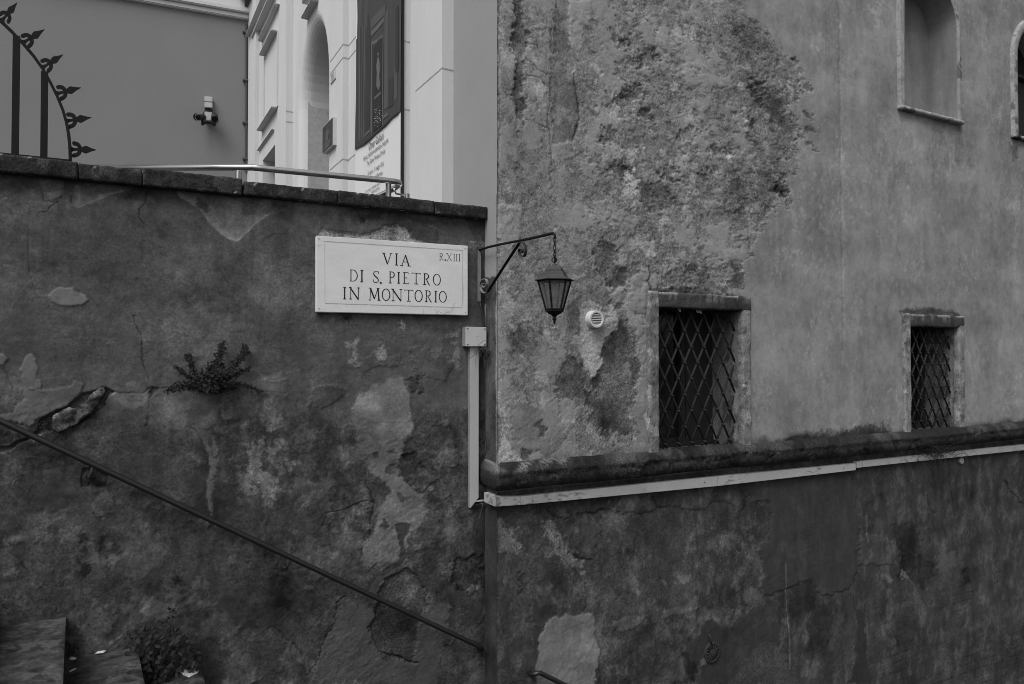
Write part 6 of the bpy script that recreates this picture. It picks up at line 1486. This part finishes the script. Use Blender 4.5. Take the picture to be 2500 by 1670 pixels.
mb = MB(); gbox(mb, -16, .5, -1, 0, tz-.5, zc0); put(mb, 'wall', M['gwall'], gb_)
mb = MB(); gbox(mb, -16, .5, -.9, .07, zc0, zc0+.09); gbox(mb, -16, .5, -.9, .12, zc0+.0905, zc0+.17); put(mb, 'cornice', M['stone'], gb_, bevel=.015)
mb = MB(); gbox(mb, -16, .5, -1, -.02, zc0+.1705, zc0+2.6); put(mb, 'upper_wall', M['white'], gb_)
mb = MB(); e0 = gs(582, 20, .3); gbox(mb, e0[0], .4, -.1, .55, zc0+.42, zc0+.52); gbox(mb, e0[0]+.1, .4, -.1, .40, zc0+.26, zc0+.4195); put(mb, 'eaves', flat('eaves', .06), gb_)
mb = MB(); gbox(mb, -16, .5, -.5, .35, zc0+2.55, zc0+2.75); put(mb, 'roof_edge', flat('eaves', .06), gb_)
# thin conduit with clips in the court corner
mb = MB()
cp = [Gp(*(lambda q: (q[0]-.02, .03, q[1]))(gs(604.5+random.uniform(-.8, .8), y, .03))) for y in np.linspace(60, 420, 9)]
mb.tube(cp, .022, 8)
for y in (80, 197, 301, 389):
    q = gs(604.5, y, .03); mb.tube([Gp(q[0]-.08, .03, q[1]), Gp(q[0]+.05, .04, q[1])], .028, 8)
tag(put(mb, 'wall_cable', flat('cable', .05)), 'thin dark clipped cable running down the corner between the grey and white buildings', 'cable')
# security cameras
Zc = lambda x, y, o: (lambda q: Gp(q[0], o, q[1]))(gs(x/12.06+460, y/12.06+200, o))
sc = empty('security_cameras', Zc(590, 1200, 0), 'pair of dark security cameras under two pale boxes on the grey wall', 'security camera')
def cbox(x0, y0, x1, y1, o0, o1_, name, m, bev=.008):
    mb = MB(); q0 = gs(x0/12.06+460, (y0+y1)/2/12.06+200, o1_); q1_ = gs(x1/12.06+460, (y0+y1)/2/12.06+200, o1_); xm = (x0+x1)/2
    zt_ = gs(xm/12.06+460, y0/12.06+200, o1_)[1]; zb_ = gs(xm/12.06+460, y1/12.06+200, o1_)[1]
    gbox(mb, q0[0], q1_[0], o0, o1_, zb_, zt_); return put(mb, name, m, sc, bevel=bev)
cbox(470, 422, 712, 580, -.01, .10, 'camera_box', M['cambox']); cbox(472, 594, 710, 752, -.01, .11, 'camera_box', M['cambox'])
cbox(478, 752, 700, 780, -.01, .07, 'box_base', M['camdark'], .003)
cbox(476, 880, 694, 1150, -.01, .09, 'mount_box', M['cambox'])
mb = MB()
for ln in ([(500, 770), (488, 890)], [(660, 770), (692, 900)], [(660, 800), (600, 860)], [(460, 900), (420, 970)]): mb.tube([Zc(x, y, .06) for x, y in ln], .010, 6)
put(mb, 'camera_cable', M['cable'], sc)
def camh(a, b, r0, r1, tip):
    mb = MB(); mb.tube([Zc(a[0], a[1], .12), Zc(b[0], b[1], .28)], [r0, r1], 14); 
    q = Zc(b[0], b[1], .285); d_ = (q-Zc(a[0], a[1], .12)).normalized(); mb.tube([q, q+d_*.05], [r1*1.15, r1*1.2], 14, caps=False); put(mb, 'camera_head', M['camdark'], sc, smooth=True)
camh((450, 1040), (290, 1035), .050, .052, 0); camh((772, 1000), (772, 1085), .054, .056, 0)
mb = MB(); mb.tube([Zc(x, y, o) for x, y, o in ((420, 1130, .14), (420, 1240, .12), (500, 1180, .08), (680, 1180, .08), (765, 1255, .12), (765, 1150, .14))], .030, 8); put(mb, 'camera_arm', M['camdark'], sc, smooth=True)

# ------------------------------------------------------------------ plants, dry twigs and litter
def leaf(mb, c, d, n, L_, wd):
    d = d.normalized(); s = d.cross(n); 
    if s.length < 1e-4: s = d.orthogonal()
    s.normalize(); n = s.cross(d)
    p = lambda a, b, h=0: c+d*a*L_+s*b*wd+n*h*L_
    mb.v += [p(0, 0), p(.3, .5, .06), p(.65, .42, .04), p(1, 0, -.08), p(.65, -.42, .04), p(.3, -.5, .06), p(.5, 0, -.02)]
    b = len(mb.v)-7
    for f in ((0, 1, 6), (1, 2, 6), (2, 3, 6), (3, 4, 6), (4, 5, 6), (5, 0, 6)): mb.f.append([b+i for i in f]); mb.mi.append(mb.cur)
n3 = Vector((N2[0], N2[1], 0)); d3 = Vector((D2[0], D2[1], 0)); up3 = Vector((0, 0, 1))
rnd = random.Random(5)
wp = lambda x, y, wv=.0: (lambda q: W(q[0], wv, q[1]))(uz(x, y, wv))
def sprig(mb, ms, path, n, L_, spread, wv):
    P_ = [wp(x, y, 0)+n3*(.01+wv*math.sin(math.pi*.9*i/(len(path)-1))) for i, (x, y) in enumerate(path)]
    ms.tube(P_, [.0035*(1-.7*i/(len(P_)-1)) for i in range(len(P_))], 5)
    for k in range(n):
        t = (k+rnd.random())/n*(len(P_)-1); i = min(int(t), len(P_)-2); c = P_[i].lerp(P_[i+1], t-i)
        dr = (P_[i+1]-P_[i]).normalized(); a = rnd.uniform(0, 6.28); fall = 1-.5*t/(len(P_)-1)
        d = (dr*rnd.uniform(.1, .9)+d3*math.cos(a)+up3*math.sin(a)*.8+n3*rnd.uniform(-.1, .9))
        c = c+(d3*rnd.gauss(0, 1)+up3*rnd.gauss(0, .7)+n3*abs(rnd.gauss(0, .8)))*spread*fall
        leaf(mb, c, d, n3+up3*rnd.uniform(0, 1)+d3*rnd.uniform(-.6, .6), L_*rnd.uniform(.6, 1.3), L_*rnd.uniform(.35, .6))
pc = empty('wall_plant', wp(505, 950), 'dark small-leaved plant rooted in the crack of the left wall above the handrail', 'plant')
mb, ms = MB(), MB(); ZP = lambda x, y: (x/8.386+380, y/8.386+820)
for path, n, sp_, wv in (([(1000, 1050), (1100, 850), (1200, 650), (1300, 400), (1370, 150)], 190, .018, .05), ([(1100, 1050), (1300, 900), (1550, 650), (1720, 450), (1840, 220)], 170, .018, .05), ([(900, 1050), (820, 850), (730, 600), (690, 460), (650, 400)], 80, .012, .04), ([(1000, 1080), (800, 1020), (550, 1000), (270, 1110)], 190, .020, .05), ([(1000, 1060), (1200, 980), (1400, 960), (1560, 1030)], 240, .024, .07), ([(950, 1020), (700, 850), (540, 740), (400, 620)], 45, .006, .04), ([(1200, 1050), (1500, 860), (1750, 740), (1900, 660)], 60, .010, .04), ([(1300, 1080), (1600, 990), (1900, 1010), (2150, 1150)], 60, .012, .02), ([(1000, 950), (1250, 800), (1400, 750)], 230, .028, .09), ([(900, 1000), (1100, 1080), (1300, 1100)], 160, .020, .10), ([(1050, 800), (1150, 640), (1300, 600)], 90, .022, .05), ([(1880, 400), (1890, 330)], 14, .006, .02)):
    sprig(mb, ms, [ZP(*p) for p in path], int(n*2.4), .018, sp_*1.15, wv)
put(mb, 'foliage', M['leafA'], pc); put(ms, 'stems', M['twig'], pc)
iv = empty('ivy_plant', wp(385, 1640), 'dark broad-leaved creeper growing over the step edges at the foot of the left wall', 'plant')
mb, ms = MB(), MB(); ZI = lambda x, y: (x/3.354, y/3.354+1300)
for k in range(420):
    while True:
        x, y = rnd.uniform(960, 1640), rnd.uniform(620, 1210)
        if 700-(x-960)*.0 < y and ((x-1300)/330)**2+((y-980)/270)**2 < 1 and not (x < 1130 and y > 930) and not (x > 1480 and y > 1100): break
    q = uz(*ZI(x, y), .05); c = W(q[0], rnd.uniform(.02, .16), q[1])
    a = rnd.uniform(0, 6.28)
    leaf(mb, c, d3*math.cos(a)*.8-up3*rnd.uniform(.2, 1.2)+n3*rnd.uniform(0, .6), n3+up3*rnd.uniform(.1, 1.2)+d3*rnd.uniform(-.5, .5), rnd.uniform(.024, .042), rnd.uniform(.015, .025))
for k in range(14):
    x = rnd.uniform(1050, 1500); ms.tube([wp(*ZI(1300+(x-1300)*.5, 1180), .03), wp(*ZI((x+1300)/2, 1000), .08), wp(*ZI(x, rnd.uniform(740, 900)), .06)], .003, 5)
for x, y in ((1400, 640), (1405, 700), (1380, 630), (1430, 640), (1350, 740), (1420, 760), (560, 930), (590, 960), (610, 990), (575, 1000), (545, 900), (620, 960)):
    for k in range(3):
        a = rnd.uniform(0, 6.28); leaf(mb, wp(*ZI(x+rnd.uniform(-14, 14), y+rnd.uniform(-14, 14)), .02), d3*math.cos(a)+up3*math.sin(a)+n3*.4, n3+up3*.4, .02, .012)
put(mb, 'foliage', M['leafB'], iv); put(ms, 'stems', M['twig'], iv)
mt = empty('moss_tuft', wp(122, 1035), 'small dark tuft of moss at the lower end of the broken plaster tongue', 'moss')
mb = MB()
for k in range(170):
    a = rnd.uniform(0, 6.28); c = wp(118+rnd.gauss(0, 10), 1036+rnd.gauss(0, 6), -.02+rnd.uniform(0, .035)); leaf(mb, c, d3*math.cos(a)+up3*math.sin(a)+n3*.5, n3, .012, .006)
put(mb, 'foliage', M['leafA'], mt)
def grass(name, label, px_, py_, wv, n, L_, m, sprd, dirs, cat='dry grass', r=.0011):
    o = empty(name, wp(px_, py_, wv), label, cat); mb = MB()
    for k in range(n):
        b = wp(px_+rnd.gauss(0, sprd), py_+rnd.gauss(0, sprd*.3), wv+rnd.uniform(-.02, .02)); d = (d3*rnd.gauss(dirs[0], .7)+up3*rnd.gauss(dirs[1], .5)+n3*rnd.uniform(.1, .9)).normalized(); L2 = L_*rnd.uniform(.5, 1.3)
        bend = (up3*-rnd.uniform(.2, 1.1)+d3*rnd.gauss(0, .5)); P_ = [b+d*L2*t+bend*L2*.55*t*t for t in (0, .3, .6, .85, 1)]
        mb.tube(P_, [r, r, r*.8, r*.5, r*.2], 4, caps=False)
    put(mb, 'blades', m, o); return o
grass('grass_tuft', 'tuft of thin dry grass hanging over the pale duct below the far barred window', 2285, 1100, WR+.05, 190, .20, M['leafA'], 26, (0, .5), 'grass', .0016)
grass('dry_twigs', 'wiry dark twigs sprouting under the junction box into the wall corner', 1180, 852, .06, 46, .17, M['twig'], 10, (.5, -.35), 'twigs', .0014)
grass('dry_twigs', 'few pale dry stalks poking from the open corner of the cable duct', 1190, 1228, .08, 16, .17, M['straw'], 8, (.5, .1), 'twigs', .0012)
mb = MB(); b = W(UR-.03, .08, uz(1190, 850)[1])
for rr_, ph in ((.13, .2), (.10, .6), (.16, -.1)):
    mb.tube([b+d3*rr_*math.sin(a+ph)*.8+n3*(.05+.05*math.cos(a))+up3*rr_*(math.cos(a)-.6) for a in np.linspace(-1.2, 2.2, 14)], .0013, 5)
tag(put(mb, 'curled_vine', M['twig']), 'bare thin vine stem curling over the cover of the junction box', 'vine')
def litter(pts, zi, label, hgt=.012):
    """a scrap lying on a step: outline in photo pixels dropped on that tread"""
    zt_ = nos[zi][1]+.006; P_ = []
    for x, y in pts:
        r = ray(x, y); k = zt_/r[2]; P_.append(Vector((r[0]*k, r[1]*k, zt_+EYE)))
    c = sum(P_, Vector())/len(P_); mb = MB(); b = []
    mid = [p.lerp(c, .5)+up3*hgt*rnd.uniform(.2, 1) for p in P_]
    n = len(P_)
    for i in range(n):
        j = (i+1) % n; mb.quad(P_[i]+up3*hgt*rnd.uniform(0, .5) if False else P_[i], P_[j], mid[j], mid[i]); mb.poly([mid[i], mid[j], c+up3*hgt*.4])
    mb.poly([p-up3*.002 for p in P_]); tag(put(mb, 'paper_scrap', M['paper']), label, 'litter', 'paper scraps on the steps')
z4 = lambda L_: [(x/3.354, y/3.354+1300) for x, y in L_]
litter(z4([(1478, 1135), (1530, 1125), (1580, 1140), (1626, 1130), (1620, 1150), (1580, 1168), (1548, 1186), (1515, 1172), (1482, 1168)]), 6, 'largest crumpled white paper scrap, lying on the lowest visible step', .02)
litter(z4([(778, 992), (800, 975), (840, 960), (870, 966), (850, 984), (810, 990)]), 5, 'pointed white paper scrap on the middle step near the wall', .01)
litter(z4([(562, 1032), (580, 1022), (628, 1026), (615, 1040), (580, 1044)]), 5, 'white paper scrap tucked in the corner where the middle step meets the upper one', .01)
litter(z4([(565, 1136), (618, 1110), (624, 1116), (572, 1142)]), 5, 'thin straight paper sliver nearest the viewer on the middle step', .004)
